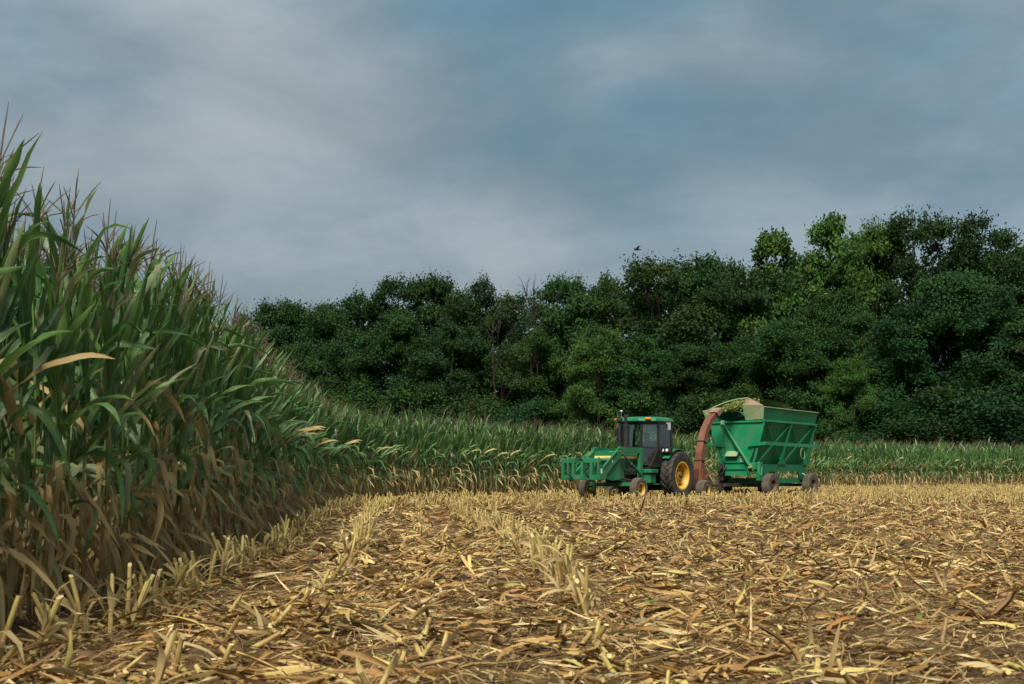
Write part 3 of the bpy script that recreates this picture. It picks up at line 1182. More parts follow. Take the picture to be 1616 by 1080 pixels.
# chopped stalk chunks lying in the flattened rows
cV, cF, cM, cb = [], [], [], 0
P, d = scatter(3.6, 34, 9)
rowd = np.abs(((d - 0.5) / ROW + 0.5) % 1 - 0.5)
k = (lr.random(len(P)) < np.clip(1.2 - rowd * 3.0, 0.12, 1)) & (d > 0.3)
for x, y in P[k]:
    L = lr.uniform(0.05, 0.20)
    rr = lr.uniform(0.008, 0.014)
    a = lr.uniform(0, 6.28)
    e = lr.normal(0.15, 0.3)
    D = np.array([math.cos(a) * math.cos(e), math.sin(a) * math.cos(e), abs(math.sin(e))])
    c0 = np.array([x, y, float(gh(x, y)) + lr.uniform(0.012, 0.05)])
    V_, F_ = tube_geo(np.array([c0, c0 + D * L]), [rr, rr], 6)
    cV.append(V_); cF.append(F_ + cb); cM.append(np.zeros(len(F_))); cb += len(V_)
    cV.append(V_[6:]); cF.append(np.array([[0, 1, 2, 3], [3, 4, 5, 0]]) + cb); cM.append(np.ones(2)); cb += 6
tag(mesh_obj('stalk_pieces', np_mesh('stalk_pieces', np.concatenate(cV), np.concatenate(cF), [M['rind'], M['pith']], np.concatenate(cM))),
    'short broken corn stalk pieces strewn over the stubble', 'stalk pieces', kind='stuff')

# the large leaves lying nearest, one by one
fl_me = []
for k in range(14):
    V_, F_, U_ = leaf_geo(lr.uniform(0.38, 0.75), lr.uniform(0.045, 0.080), lr.uniform(0.0, 0.20), lr.uniform(0.05, 0.45), lr.uniform(-1.0, 1.0), 0.22, lr.uniform(-0.3, 0.5), 9, None, lr.uniform(0, 6), 1.0)
    V_[:, 2] -= np.quantile(V_[:, 2], 0.25)
    fl_me.append(np_mesh('fallen_leaf', V_, F_, M['litter_obj'], uv=U_))
nleaf = 0
odd = {'grey': [], 'green': []}
FL = {'dry': ('dry corn leaves lying on the foreground', 'dry tan corn leaf lying loose on the foreground soil'),
      'grey': ('grey green leaves lying on the foreground', 'withered grey green corn leaf piece lying on the foreground soil'),
      'green': ('fresh green leaves lying on the foreground', 'fresh green corn leaf lying on the foreground soil')}
while nleaf < 250:
    y = math.sqrt(lr.uniform(4.0 ** 2, 13.5 ** 2))
    x = lr.uniform(-0.44, 0.44) * y
    d = edge_dist(np.array([[x, y]]))[0]
    if d < 0.3:
        continue
    o = mesh_obj('fallen_leaf', fl_me[int(lr.integers(14))])
    o.location = (x, y, float(gh(x, y)) + lr.uniform(0.01, 0.05))
    o.rotation_euler = (lr.normal(0, 0.16), lr.normal(0, 0.07), lr.uniform(0, 6.28))
    s = lr.uniform(0.4, 0.85)
    o.scale = (s, s * lr.uniform(0.5, 0.95), s)
    q = lr.random()
    if q < 0.05:
        kind, c = 'grey', np.array((0.29, 0.32, 0.20))
        o.scale = (s * 0.5, s * 0.9, s * 0.6)
    elif q < 0.085:
        kind, c = 'green', np.array((0.15, 0.23, 0.045))
        o.scale = (s * 0.7, s, s)
    else:
        kind, c = 'dry', TONES[int(lr.choice([0, 1, 2, 3, 4, 5]))]
    c = c * lr.uniform(0.85, 1.15)
    o.color = (*[float(v) for v in c], 1)
    tag(o, FL[kind][1], 'dry leaf' if kind == 'dry' else 'leaf', FL[kind][0])
    nleaf += 1
    if kind != 'dry':
        odd[kind].append((x / y, o))
ORD = ['leftmost', 'second from left', 'third from left', 'fourth from left', 'fifth from left', 'sixth from left', 'seventh from left', 'eighth from left', 'ninth from left', 'tenth from left', 'eleventh from left', 'twelfth from left', 'thirteenth from left', 'fourteenth from left', 'fifteenth from left', 'sixteenth from left', 'seventeenth from left', 'eighteenth from left', 'nineteenth from left', 'twentieth from left']
for kd, ph in (('grey', 'withered grey green leaf pieces on the foreground soil'), ('green', 'fresh green leaves lying on the foreground soil')):
    for i, (_, o) in enumerate(sorted(odd[kd], key=lambda q: q[0])[:20]):
        o['label'] = ORD[i] + ' of the ' + ph

# ------------------------------------------------------------------ trees
tr_ = np.random.default_rng(77)


def crown_mesh(name, seed, r=4.6, h=12.0, z0=0.0, nclump=112, nleaf=520, cr=(0.7, 1.45), leaf=(0.20, 0.12), shape='round', shell=0.75):
    rs = np.random.default_rng(seed)
    Vs, Ts = [], []
    cents = []
    for k in range(nclump):
        u = rs.uniform(0.03, 1.0) ** 0.9
        if shape == 'round':
            R_ = r * math.sqrt(max(0.02, 1 - (2 * (u ** 0.85) - 1.0) ** 2 * 0.96)) * (1.0 if u > 0.4 else 0.93)
        elif shape == 'column':
            R_ = r * (1 - u) ** 0.55 * 0.9 + 0.25
        else:                                   # 'dome' wide below, leafy to the ground
            R_ = r * math.sqrt(max(0.015, 1 - u ** 2.2))
        a = rs.uniform(0, 2 * math.pi)
        R_ *= 0.80 + 0.25 * math.sin(3 * a + seed) * math.sin(4 * u + seed)
        q = rs.uniform(0.72, 1.0) if rs.random() < shell else rs.uniform(0.1, 0.7)
        c = np.array([R_ * q * math.cos(a), R_ * q * math.sin(a), z0 + u * h * 0.96])
        cents.append(c)
        cr_ = rs.uniform(*cr)
        ct = rs.uniform(0.78, 1.22)
        hue = rs.uniform(-0.08, 0.10)
        # a clump: sprays of leaves around short twigs
        ns = 12
        sd = rs.normal(size=(ns, 3))
        sd[:, 2] = np.abs(sd[:, 2]) * 0.6 - 0.1
        sd[:, :2] += 0.7 * c[:2] / (np.linalg.norm(c[:2]) + 0.5)
        sd /= np.linalg.norm(sd, axis=1)[:, None]
        si = rs.integers(0, ns, nleaf)
        t = rs.uniform(0.15, 1.0, nleaf) ** 0.7
        pos = c + sd[si] * (t * cr_)[:, None] * [1, 1, 0.72] + rs.normal(0, 0.17, (nleaf, 3)) * (0.6 + 0.6 * t)[:, None]
        Nn = rs.normal(size=(nleaf, 3)) * 0.75 + sd[si] * 0.5 + [0, 0, 0.65]
        Nn /= np.linalg.norm(Nn, axis=1)[:, None]
        Dd = np.cross(Nn, rs.normal(size=(nleaf, 3)))
        Dd += sd[si] * 0.5
        Dd /= np.linalg.norm(Dd, axis=1)[:, None]
        Ss = np.cross(Nn, Dd)
        sz = rs.uniform(0.6, 1.25, nleaf)[:, None]
        l, w = leaf[0] * sz, leaf[1] * sz
        quad = np.stack([pos - Dd * l * 0.5, pos + Ss * w * 0.5 + Nn * w * 0.15, pos + Dd * l * 0.5, pos - Ss * w * 0.5 + Nn * w * 0.15], 1)
        Vs.append(quad.reshape(-1, 3))
        lt = ct * rs.uniform(0.84, 1.16, nleaf)
        tint = np.stack([lt * (1 + hue), lt, lt * (1 - hue)], 1)
        Ts.append(np.repeat(tint, 4, 0))
    V = np.concatenate(Vs)
    F = np.arange(len(V)).reshape(-1, 4)
    return np_mesh(name, V, F, M['foliage'], None, None, np.concatenate(Ts), smooth=False), cents


def trunk_mesh(name, cents, h, z0, rad, rs, mat, nlimb=16, twig=False):
    parts = []
    k = 9
    z = np.linspace(-0.3, h * 0.9, k)
    wob = np.cumsum(rs.normal(0, 0.12, (k, 2)), axis=0)
    P = np.column_stack([wob, z])
    parts.append((*tube_geo(P, np.linspace(rad, rad * 0.12, k), 8), None, 0))
    for c in [cents[i] for i in rs.permutation(len(cents))[:nlimb]]:
        zb = max(1.0, min(c[2] * 0.7, c[2] - 0.8))
        j = np.array([np.interp(zb, z, P[:, 0]), np.interp(zb, z, P[:, 1]), zb])
        m_ = (j + c) / 2 + [0, 0, 0.25] + rs.normal(0, 0.15, 3)
        r0 = rad * 0.42 * (1 - 0.6 * zb / h)
        parts.append((*tube_geo(np.array([j, m_, c]), [r0, r0 * 0.6, 0.02], 5), None, 0))
        if twig:
            for q in range(5):
                e = c + rs.normal(0, 0.7, 3) + [0, 0, 0.3]
                parts.append((*tube_geo(np.array([m_ * 0.3 + c * 0.7, (c + e) / 2 + rs.normal(0, .1, 3), e]), [0.03, 0.02, 0.008], 4), None, 0))
    V, F, _, _ = stack(parts)
    return np_mesh(name, V, F, mat)


CROWNS = {}
for nm, kw in {
    'round_a': dict(seed=1, shape='round'),
    'round_b': dict(seed=2, shape='round', nclump=96, cr=(0.8, 1.6)),
    'round_c': dict(seed=3, shape='round', nclump=110, cr=(0.7, 1.3), leaf=(0.19, 0.11)),
    'dome_a': dict(seed=4, shape='dome', nclump=110, cr=(0.7, 1.4), leaf=(0.19, 0.11)),
    'dome_b': dict(seed=5, shape='dome', nclump=104, cr=(0.8, 1.5)),
    'airy': dict(seed=6, shape='round', nclump=60, nleaf=300, cr=(0.6, 1.25), leaf=(0.28, 0.20), shell=0.6),
    'spire': dict(seed=8, shape='column', r=3.2, nclump=54, nleaf=460, cr=(0.55, 1.0), leaf=(0.19, 0.11)),
    'bush': dict(seed=9, shape='dome', r=2.4, h=3.6, nclump=40, nleaf=620, cr=(0.45, 0.85), leaf=(0.12, 0.07)),
}.items():
    me, ce = crown_mesh('crown', **kw)
    CROWNS[nm] = (me, ce, kw.get('h', 12.0), trunk_mesh('trunk', ce, kw.get('h', 12.0), 0, 0.26 if nm != 'bush' else 0.07, np.random.default_rng(kw['seed']), M['bark']))


def wood_depth(px):
    return 120 - (px - 400) / 1250 * 30


DARK = (0.025, 0.060, 0.016)
MIDG = (0.029, 0.071, 0.019)
OLIVE = (0.032, 0.064, 0.018)
BRIGHT = (0.046, 0.103, 0.022)
LIME = (0.052, 0.102, 0.021)
TEAL = (0.017, 0.053, 0.018)
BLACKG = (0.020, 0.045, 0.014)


def tree(px, top, kind, color, label, dd=0.0, wide=1.0, lift=0.0, group='trees of the wood edge', cat='tree', name='tree'):
    D = wood_depth(px) + dd
    X = (px - 808) / FPX * D
    H = CAM_H + (748 - top) / FPX * D
    me, ce, h0, tm = CROWNS[kind]
    o = empty(name, (X, D, -0.05), float(tr_.uniform(0, 6.28)))
    body = H - lift
    sz = body / (h0 * 1.005)
    sx = 1.14 * wide * (0.55 + 0.45 * sz)
    o.scale = (1, 1, 1)
    c = mesh_obj('crown', me, o)
    c.location = (0, 0, lift)
    c.scale = (sx, sx * float(tr_.uniform(0.9, 1.1)), sz)
    c.color = (*[float(v * tr_.uniform(0.92, 1.08)) for v in color], 1)
    t = mesh_obj('trunk', tm, o)
    t.scale = (sx, sx, H / (h0 * 1.06))
    t.color = (1, 1, 1, 1)
    tag(o, label, cat, group)
    return o


# back row, makes the skyline, from the corn on the left to the right edge
tree(425, 480, 'round_a', DARK, 'leftmost tree of the wood, low dark crown just above the corn', 6, 0.9)
tree(492, 470, 'round_c', MIDG, 'low round tree on the skyline, second from the left end', 5, 0.95)
tree(556, 464, 'round_b', DARK, 'flat topped dark tree left of the first tall crown', 5, 0.95)
tree(640, 430, 'round_c', BLACKG, 'tall dark tree standing up first above the left part of the wood', 4, 0.85)
tree(700, 437, 'round_a', DARK, 'broad dark tree right beside the first tall crown', 5, 0.9)
tree(755, 440, 'round_b', BLACKG, 'dark tree just left of the bare dead trunk', 4, 0.75)
tree(822, 456, 'round_c', OLIVE, 'dull olive tree right of the bare dead trunk', 5, 0.85)
tree(905, 438, 'round_a', MIDG, 'mid green tree rising right of the dip in the skyline', 4, 0.85)
tree(962, 434, 'round_b', OLIVE, 'olive green tree left of the big central crown', 5, 0.85)
tree(1045, 396, 'round_c', OLIVE, 'big central tree of the wood with the tallest dome', 4, 1.15)
tree(1105, 410, 'round_a', DARK, 'dark tree leaning on the right of the big central dome', 6, 0.9)
tree(1160, 414, 'round_b', DARK, 'dark rounded tree left of the pale open sprays', 4, 0.85)
tree(1222, 362, 'airy', BRIGHT, 'pale green open tree whose large leaves show sky, left one', 5, 0.75, 1.5)
tree(1306, 338, 'airy', BRIGHT, 'pale green open tree with tall leafy sprays, right one', 6, 0.75, 1.5)
tree(1262, 402, 'round_b', MIDG, 'mid green crown filling below the two pale open trees', 8, 0.95)
tree(1372, 358, 'round_a', LIME, 'yellow green crown between pale sprays and dark tree', 4, 0.72)
tree(1450, 324, 'round_c', BLACKG, 'tallest dark tree with feathery top on the right', 4, 0.8)
tree(1527, 326, 'spire', BLACKG, 'dark narrow spire shaped tree right of the tallest crown', 4, 0.8)
tree(1572, 345, 'spire', DARK, 'ragged dark spire tree near the right picture edge', 6, 0.9)
tree(1625, 382, 'round_b', DARK, 'dark tree cut by the right picture edge at the skyline', 4, 1.0)
tree(1712, 380, 'round_a', DARK, 'dark tree just beyond the right end of the wood', 4, 1.1)
# front row, lower crowns that fill the face of the wood
tree(470, 540, 'dome_a', MIDG, 'bushy tree low at the left end above the sloping corn', -4, 0.8)
tree(545, 512, 'dome_b', DARK, 'leafy dark tree facing the field left of centre gap', -3, 0.9)
tree(625, 492, 'dome_a', MIDG, 'full mid green crown facing the field below the first tall crown', -4, 0.95)
tree(712, 500, 'dome_b', DARK, 'full dark crown facing the field left of the dead trunk', -4, 0.95)
tree(845, 520, 'round_b', OLIVE, 'thin shadowy olive tree with sky gaps behind the corn', -1, 0.8)
tree(945, 512, 'dome_a', BRIGHT, 'bright green leafy tree standing left above the tractor', -5, 0.72)
tree(1015, 520, 'dome_b', MIDG, 'mid green tree directly above the tractor cab', -3, 0.8)
tree(1085, 540, 'dome_a', DARK, 'dark leafy tree above the gap between tractor and wagon', -4, 0.85)
tree(1160, 530, 'dome_b', DARK, 'dark leafy tree above the front of the wagon', -3, 0.85)
tree(1245, 500, 'dome_a', MIDG, 'mid green broad tree rising above the wagon', -4, 0.9)
tree(1348, 556, 'dome_b', BRIGHT, 'bright green drooping tree right of the wagon', -6, 0.62)
tree(1325, 455, 'dome_a', DARK, 'dark crown below the pale open sprays', -1, 0.85)
tree(1425, 470, 'dome_b', TEAL, 'bluish dark tree below the tallest crown', -3, 0.9)
tree(1505, 425, 'dome_a', MIDG, 'mid green full crown below the dark spires', -2, 0.95)
tree(1580, 455, 'dome_b', TEAL, 'bluish green full crown at the right, second from picture edge', -4, 0.95)
tree(1655, 470, 'dome_a', DARK, 'dark low tree cut by the right picture edge', -4, 1.0)
# undergrowth
for px, top, lab, cc in ((560, 625, 'low dark bush behind the corn, leftmost of the undergrowth', DARK), (650, 622, 'low rounded bush behind the corn below the full mid green crown', MIDG),
                         (760, 640, 'low shadowed bush behind the corn under the dead trunk', DARK), (850, 640, 'low shadowed bush behind the corn left of the tractor', TEAL),
                         (1125, 630, 'low bush seen between tractor cab and wagon', DARK), (1420, 640, 'low bush above the corn right of the bright drooping tree', TEAL),
                         (1490, 620, 'low dark bush above the corn at the right, middle of three', BLACKG), (1580, 610, 'low leafy bush above the corn near the right picture edge', TEAL)):
    tree(px, top, 'bush', cc, lab, -7, 1.5, 0, 'bushes at the foot of the wood', 'bush', 'bush')

# leafless dead tree
rs = np.random.default_rng(4)
D = wood_depth(787) - 5
dc = [np.array([rs.normal(0, 0.9), rs.normal(0, 0.9), rs.uniform(5, 15)]) for _ in range(22)]
o = empty('dead_tree', ((787 - 808) / FPX * D, D, -0.1))
mesh_obj('trunk', trunk_mesh('trunk', dc, 14.5, 0, 0.13, rs, M['dead_bark'], 9, True), o)
tag(o, 'bare grey dead tree with thin branches in the dark wood', 'dead tree')
D = wood_depth(852) - 1
H = CAM_H + (748 - 440) / FPX * D
dc = [np.array([rs.normal(0, 1.1), rs.normal(0, 0.9), rs.uniform(H - 4, H - 0.5)]) for _ in range(14)]
o = empty('dead_tree', ((852 - 808) / FPX * D, D, -0.1))
mesh_obj('trunk', trunk_mesh('trunk', dc, H, 0, 0.09, rs, M['dead_bark'], 10, True), o)
tag(o, 'bare twigs of a dead treetop in the dip of the skyline', 'dead tree')

# the dark inside of the wood, reads as one mass
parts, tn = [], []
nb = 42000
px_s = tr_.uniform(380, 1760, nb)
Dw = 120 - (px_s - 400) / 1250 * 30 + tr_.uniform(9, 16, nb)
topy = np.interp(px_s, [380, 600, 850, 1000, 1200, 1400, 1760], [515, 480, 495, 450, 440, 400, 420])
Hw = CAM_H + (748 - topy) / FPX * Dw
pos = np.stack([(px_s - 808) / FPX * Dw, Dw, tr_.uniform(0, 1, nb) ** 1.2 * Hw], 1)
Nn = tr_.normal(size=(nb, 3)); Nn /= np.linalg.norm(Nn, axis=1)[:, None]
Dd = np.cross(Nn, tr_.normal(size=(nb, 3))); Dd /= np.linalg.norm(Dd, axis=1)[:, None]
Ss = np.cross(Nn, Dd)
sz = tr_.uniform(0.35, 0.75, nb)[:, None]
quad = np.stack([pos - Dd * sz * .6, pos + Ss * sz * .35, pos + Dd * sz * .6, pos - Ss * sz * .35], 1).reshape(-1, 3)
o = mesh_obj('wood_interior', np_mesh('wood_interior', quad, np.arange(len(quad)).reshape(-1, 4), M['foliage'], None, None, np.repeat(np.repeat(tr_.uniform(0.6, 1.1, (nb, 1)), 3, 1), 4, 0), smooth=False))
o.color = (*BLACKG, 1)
tag(o, 'dark foliage deep inside the wood', 'wood', kind='stuff')

# ------------------------------------------------------------------ wheels
def wheel(parent, name, c, Rr, W, rimr, tyre_m, rim_m, lugs=0, side=1, ribs=0, dish=0.10):
    w = empty(name)
    w.parent = parent
    w.location = c
    b = MB()
    h = W / 2
    prof = [(rimr * 0.98, -h * 0.72), (rimr * 1.06, -h * 0.92), (rimr + (Rr - rimr) * 0.45, -h), (Rr * 0.955, -h * 0.93), (Rr * 0.985, -h * 0.72)]
    if ribs:
        for k in range(ribs):
            y0 = -h * 0.72 + (k + 0.15) * (h * 1.44 / ribs)
            y1 = -h * 0.72 + (k + 0.85) * (h * 1.44 / ribs)
            prof += [(Rr, y0), (Rr, y1)]
            if k < ribs - 1:
                ym = -h * 0.72 + (k + 1.0) * (h * 1.44 / ribs)
                prof += [(Rr * 0.965, ym)]
    else:
        prof += [(Rr * (0.97 if lugs else 1.0), -h * 0.3), (Rr * (0.97 if lugs else 1.0), h * 0.3)]
    prof += [(Rr * 0.985, h * 0.72), (Rr * 0.955, h * 0.93), (rimr + (Rr - rimr) * 0.45, h), (rimr * 1.06, h * 0.92), (rimr * 0.98, h * 0.72)]
    b.lathe(prof, (0, 0, 0), 44)
    b.build('tyre', tyre_m, w, 35)
    b = MB()
    s = side
    for q in (1, -1):
        b.lathe([(rimr * 1.03, q * h * 0.86), (rimr * 1.03, q * h * 0.90), (rimr * 0.93, q * h * 0.90), (rimr * 0.89, q * h * 0.70), (rimr * 0.80, q * h * 0.45), (rimr * 0.80, q * 0.0)], (0, 0, 0), 40)
    b.build('rim', rim_m, w, 40)
    b = MB()
    y0 = s * (h * 0.45 - dish)
    b.lathe([(rimr * 0.82, y0 - s * 0.02), (rimr * 0.62, y0), (rimr * 0.52, y0 + s * dish * 0.5), (rimr * 0.30, y0 + s * dish * 0.55), (rimr * 0.26, y0 + s * dish * 0.9), (0.001, y0 + s * dish * 0.9)], (0, 0, 0), 32)
    for k in range(8):
        a = 2 * math.pi * k / 8
        b.box((rimr * 0.70 * math.cos(a), y0 + s * 0.015, rimr * 0.70 * math.sin(a)), (rimr * 0.16, 0.05, rimr * 0.20), 0, Matrix.Rotation(-a, 3, 'Y'), 0.008)
    b.build('wheel_disc', rim_m, w, 35)
    b = MB()
    b.lathe([(rimr * 0.15, y0 + s * dish * 0.85), (rimr * 0.15, y0 + s * dish * 1.5), (rimr * 0.10, y0 + s * dish * 1.7), (0.001, y0 + s * dish * 1.7)], (0, 0, 0), 16)
    for k in range(8):
        a = 2 * math.pi * (k + 0.5) / 8
        b.box((rimr * 0.40 * math.cos(a), y0 + s * dish * 0.62, rimr * 0.40 * math.sin(a)), (0.035, 0.04, 0.035), 0)
    b.build('hub', M['dark_metal'] if rim_m != M['rim_brown'] else rim_m, w, 35)
    if lugs:
        me = []
        for q in (1, -1):
            b = MB()
            pts = []
            n_ = 6
            for i in range(n_ + 1):
                t = i / n_
                y = q * (h * 0.98 * t - 0.02 * (1 - t))
                an = -0.30 * t                               # sweeps back towards the shoulder
                drop = 0.030 * max(0, t - 0.75) / 0.25 * Rr
                pts.append((y, an, drop))
            vv, ff = [], []
            for (y, an, drop) in pts:
                for (da, dr) in ((-0.040, -0.030), (-0.028, 0.040), (0.028, 0.040), (0.040, -0.030)):
                    rr = Rr * 0.965 + dr - drop
                    vv.append((rr * math.sin(an + da), y, rr * math.cos(an + da)))
            for i in range(n_):
                for k in range(4):
                    ff.append((i * 4 + k, i * 4 + (k + 1) % 4, i * 4 + 4 + (k + 1) % 4, i * 4 + 4 + k))
            ff += [(0, 1, 2, 3), tuple(n_ * 4 + k for k in (3, 2, 1, 0))]
            b.add(vv, ff)
            me.append(b.mesh('tread_lug', tyre_m))
        for k in range(lugs):
            for q in (0, 1):
                lg = mesh_obj('tread_lug', me[q], w)
                lg.rotation_euler = (0, 2 * math.pi * (k + 0.5 * q) / lugs, 0)
    return w


# ------------------------------------------------------------------ tractor with loader
PHI = R(38)
T0 = (5.2, 41.5)


def heading_rz(phi):
    return math.atan2(-math.cos(phi), -math.sin(phi))


tractor = empty('tractor', (T0[0], T0[1], 0.0), heading_rz(PHI))
tag(tractor, 'green farm tractor with glazed cab, front loader frame and yellow rims', 'tractor')
G, K, DM = M['tractor_green'], M['black'], M['dark_metal']
for s in (1, -1):
    wheel(tractor, 'rear_wheel', (0, s * 0.95, 0.86), 0.86, 0.47, 0.50, M['rubber'], M['rim_yellow'], 22, s, 0, 0.14)
    wheel(tractor, 'front_wheel', (2.8, s * 1.05, 0.40), 0.40, 0.27, 0.22, M['rubber_dusty'], M['rim_yellow'], 0, s, 3, 0.06)
b = MB()
b.box((1.2, 0, 0.80), (3.3, 0.52, 0.50), 0, None, 0.03)
b.box((0.0, 0, 0.86), (0.5, 1.35, 0.42), 0, None, 0.05)
b.tube([(0, -0.9, 0.86), (0, 0.9, 0.86)], 0.09, 12)
b.box((0.35, 0, 1.1), (0.9, 1.0, 0.35), 0, None, 0.04)
b.build('chassis', DM, tractor)
b = MB()
prof = [(-0.36, 1.08), (-0.36, 1.56), (-0.30, 1.67), (-0.14, 1.72), (0.14, 1.72), (0.30, 1.67), (0.36, 1.56), (0.36, 1.08)]
b.prism(prof, 'x', 1.65, 3.42)
hood = b.build('bonnet', G, tractor)
b = MB()
for s in (1, -1):
    b.box((2.55, s * 0.362, 1.50), (1.70, 0.008, 0.085))
b.box((3.424, 0, 1.50), (0.008, 0.66, 0.085))
b.build('stripe', M['stripe_yellow'], hood)
b = MB()
for s in (1, -1):
    b.box((2.25, s * 0.362, 1.25), (0.62, 0.012, 0.26))
b.box((3.426, 0, 1.26), (0.012, 0.58, 0.30))
b.build('grille', K, hood)
b = MB()
for s in (1, -1):
    b.prism([(2.62, 0.72), (3.42, 0.72), (3.42, 1.08), (2.62, 1.08)], 'y', s * 0.30, s * 0.355)
b.box((3.38, 0, 0.92), (0.10, 0.58, 0.34), 0, None, 0.02)
b.build('side_panel', G, tractor)
b = MB()
for q in range(7):
    b.tube([(1.8 + 0.12 * q, 0.28, 0.95), (1.85 + 0.12 * q, 0.37, 1.02 + 0.03 * (q % 2)), (1.9 + 0.1 * q, 0.30, 1.18)], 0.022, 6)
b.box((2.2, 0.30, 0.98), (0.7, 0.14, 0.18), 0, None, 0.02)
b.tube([(1.7, 0.42, 0.78), (2.3, 0.46, 0.70), (3.0, 0.42, 0.78)], 0.028, 8)
b.tube([(1.7, 0.42, 0.70), (2.4, 0.45, 0.62), (3.1, 0.42, 0.72)], 0.024, 8)
b.build('engine', DM, tractor)
b = MB()
b.box((2.8, 0, 0.56), (0.16, 1.86, 0.13), 0, None, 0.02)
for s in (1, -1):
    b.tube([(2.8, s * 0.88, 0.66), (2.8, s * 0.88, 0.36)], 0.05, 10)
    b.tube([(2.8, s * 0.86, 0.40), (2.8, s * 1.02, 0.40)], 0.045, 10)
b.bar((2.65, 0.25, 0.60), (1.2, 0.45, 0.62), 0.09, 0.10)
b.bar((2.65, -0.25, 0.60), (1.2, -0.45, 0.62), 0.09, 0.10)
b.build('front_axle', G, tractor)
b = MB()
b.tube([(1.98, 0.02, 1.65), (1.98, 0.02, 1.78), (1.98, 0.02, 1.80), (1.98, 0.02, 2.62), (1.98, 0.02, 2.66)], [0.06, 0.06, 0.125, 0.125, 0.06], 18)
b.tube([(1.98, 0.02, 2.64), (1.98, 0.02, 2.80), (2.0, 0.02, 2.92), (1.90, 0.02, 2.96)], 0.055, 12)
b.build('muffler', K, tractor, 40)
b = MB()
b.tube([(2.06, -0.20, 1.65), (2.06, -0.20, 2.60)], 0.095, 16)
b.tube([(2.06, -0.20, 2.60), (2.06, -0.20, 2.82)], 0.05, 12)
b.tube([(2.06, -0.20, 2.78), (2.06, -0.20, 2.86), (2.06, -0.20, 2.90)], [0.11, 0.11, 0.07], 16)
b.build('air_intake', K, tractor, 40)
b = MB()
b.tube([(2.02, -0.14, 2.85), (2.02, -0.14, 3.08)], 0.012, 6)
b.lathe([(0.001, -0.06), (0.04, -0.045), (0.058, 0.0), (0.04, 0.045), (0.001, 0.06)], (2.02, -0.14, 3.12), 12, 0, 'z')
b.build('aerial_knob', M['chrome'], tractor, 60)

# cab
cab = empty('cab')
cab.parent = tractor
plan = [(1.60, 0.38), (1.10, 0.78), (0.12, 0.80), (0.05, 0.0), (0.12, -0.80), (1.10, -0.78), (1.60, -0.38)]
ZB, ZT = 1.86, 2.74


def cabpt(i, z):
    x, y = plan[i]
    k = (z - 1.2) / 1.5
    return Vector((x - 0.10 * k * (1 if x > 1 else -0.3), y * (1 - 0.04 * k), z))


b = MB()
for i in (0, 1, 2, 4, 5, 6):
    zb = 1.20 if i in (0, 1, 5, 6) else 1.5
    p, q = cabpt(i, zb), cabpt(i, ZT + 0.02)
    if i in (1, 5):
        p = Vector((1.28, 0.55 * (1 if i == 1 else -1), 1.16))
        md = cabpt(i, ZB)
        b.bar(p, md, 0.07, 0.06)
        b.bar(md, q, 0.085, 0.07)
    else:
        b.bar(p, q, 0.075, 0.07)
loop = [0, 1, 2, 4, 5, 6, 0]
for a_, c_ in zip(loop[:-1], loop[1:]):
    b.bar(cabpt(a_, ZB), cabpt(c_, ZB), 0.05, 0.07)
    b.bar(cabpt(a_, ZT - 0.02), cabpt(c_, ZT - 0.02), 0.06, 0.09)
b.build('cab_frame', K, cab)
for a_, c_ in zip(loop[:-1], loop[1:]):
    b = MB()
    p = [cabpt(a_, ZB + 0.035), cabpt(c_, ZB + 0.035), cabpt(c_, ZT - 0.06), cabpt(a_, ZT - 0.06)]
    e = (p[1] - p[0]).normalized() * 0.04
    b.sheet([p[0] + e, p[1] - e, p[2] - e, p[3] + e], 0.006)
    b.build('window_pane', M['glass'], cab)
for s in (1, -1):
    b = MB()
    p0, p1 = cabpt(0, 1.25), cabpt(0, ZB - 0.03)
    q1, q0 = cabpt(1, ZB - 0.03), Vector((1.26, 0.57, 1.22))
    pts = [p0, q0, q1, p1]
    pts = [Vector((v.x, v.y * s, v.z)) for v in pts]
    b.sheet(pts, 0.006)
    b.build('door_glass', M['glass'], cab)
b = MB()
b.prism([(1.62, 0.36), (1.62, -0.36), (1.30, -0.55), (0.15, -0.76), (0.15, 0.76), (1.30, 0.55)], 'z', 1.06, 1.17)
b.box((0.20, 0, 1.5), (0.10, 1.5, 0.75), 0, None, 0.02)
for s in (1, -1):
    b.sheet([(1.22, s * 0.62, 1.17), (0.2, s * 0.78, 1.17), (0.14, s * 0.79, ZB), (1.06, s * 0.775, ZB)], 0.03)
b.sheet([(1.61, 0.36, 1.17), (1.61, -0.36, 1.17), (1.58, -0.36, ZB), (1.58, 0.36, ZB)], 0.03)
b.build('cab_floor', K, cab)
b = MB()
rp = [(1.66, 0.34), (1.28, 0.80), (0.10, 0.82), (0.00, 0.66), (0.00, -0.66), (0.10, -0.82), (1.28, -0.80), (1.66, -0.34)]
n_ = len(rp)
vv = []
for (k, z) in ((1.0, 2.76), (1.03, 2.80), (1.0, 2.88), (0.86, 2.945)):
    vv += [((x - 0.8) * k + 0.8, y * k, z) for x, y in rp]
ff = [tuple(range(n_))[::-1], tuple(3 * n_ + i for i in range(n_))]
for j in range(3):
    ff += [(j * n_ + i, j * n_ + (i + 1) % n_, j * n_ + n_ + (i + 1) % n_, j * n_ + n_ + i) for i in range(n_)]
b.add(vv, ff)
b.build('roof', G, cab)
for y in (0.62, -0.70):
    b = MB()
    b.box((1.50 - 0.02, y, 2.87), (0.10, 0.20, 0.075), 0, Matrix.Rotation(R(-38 if y < 0 else 38), 3, 'Z'), 0.02)
    b.build('warning_light', M['orange_lens'], cab)
b = MB()
b.bar((1.05, 0.76, 2.66), (0.82, 1.02, 2.66), 0.025, 0.025)
b.bar((0.82, 1.00, 2.70), (0.82, 1.00, 2.52), 0.05, 0.05)
b.build('mirror_arm', K, cab)
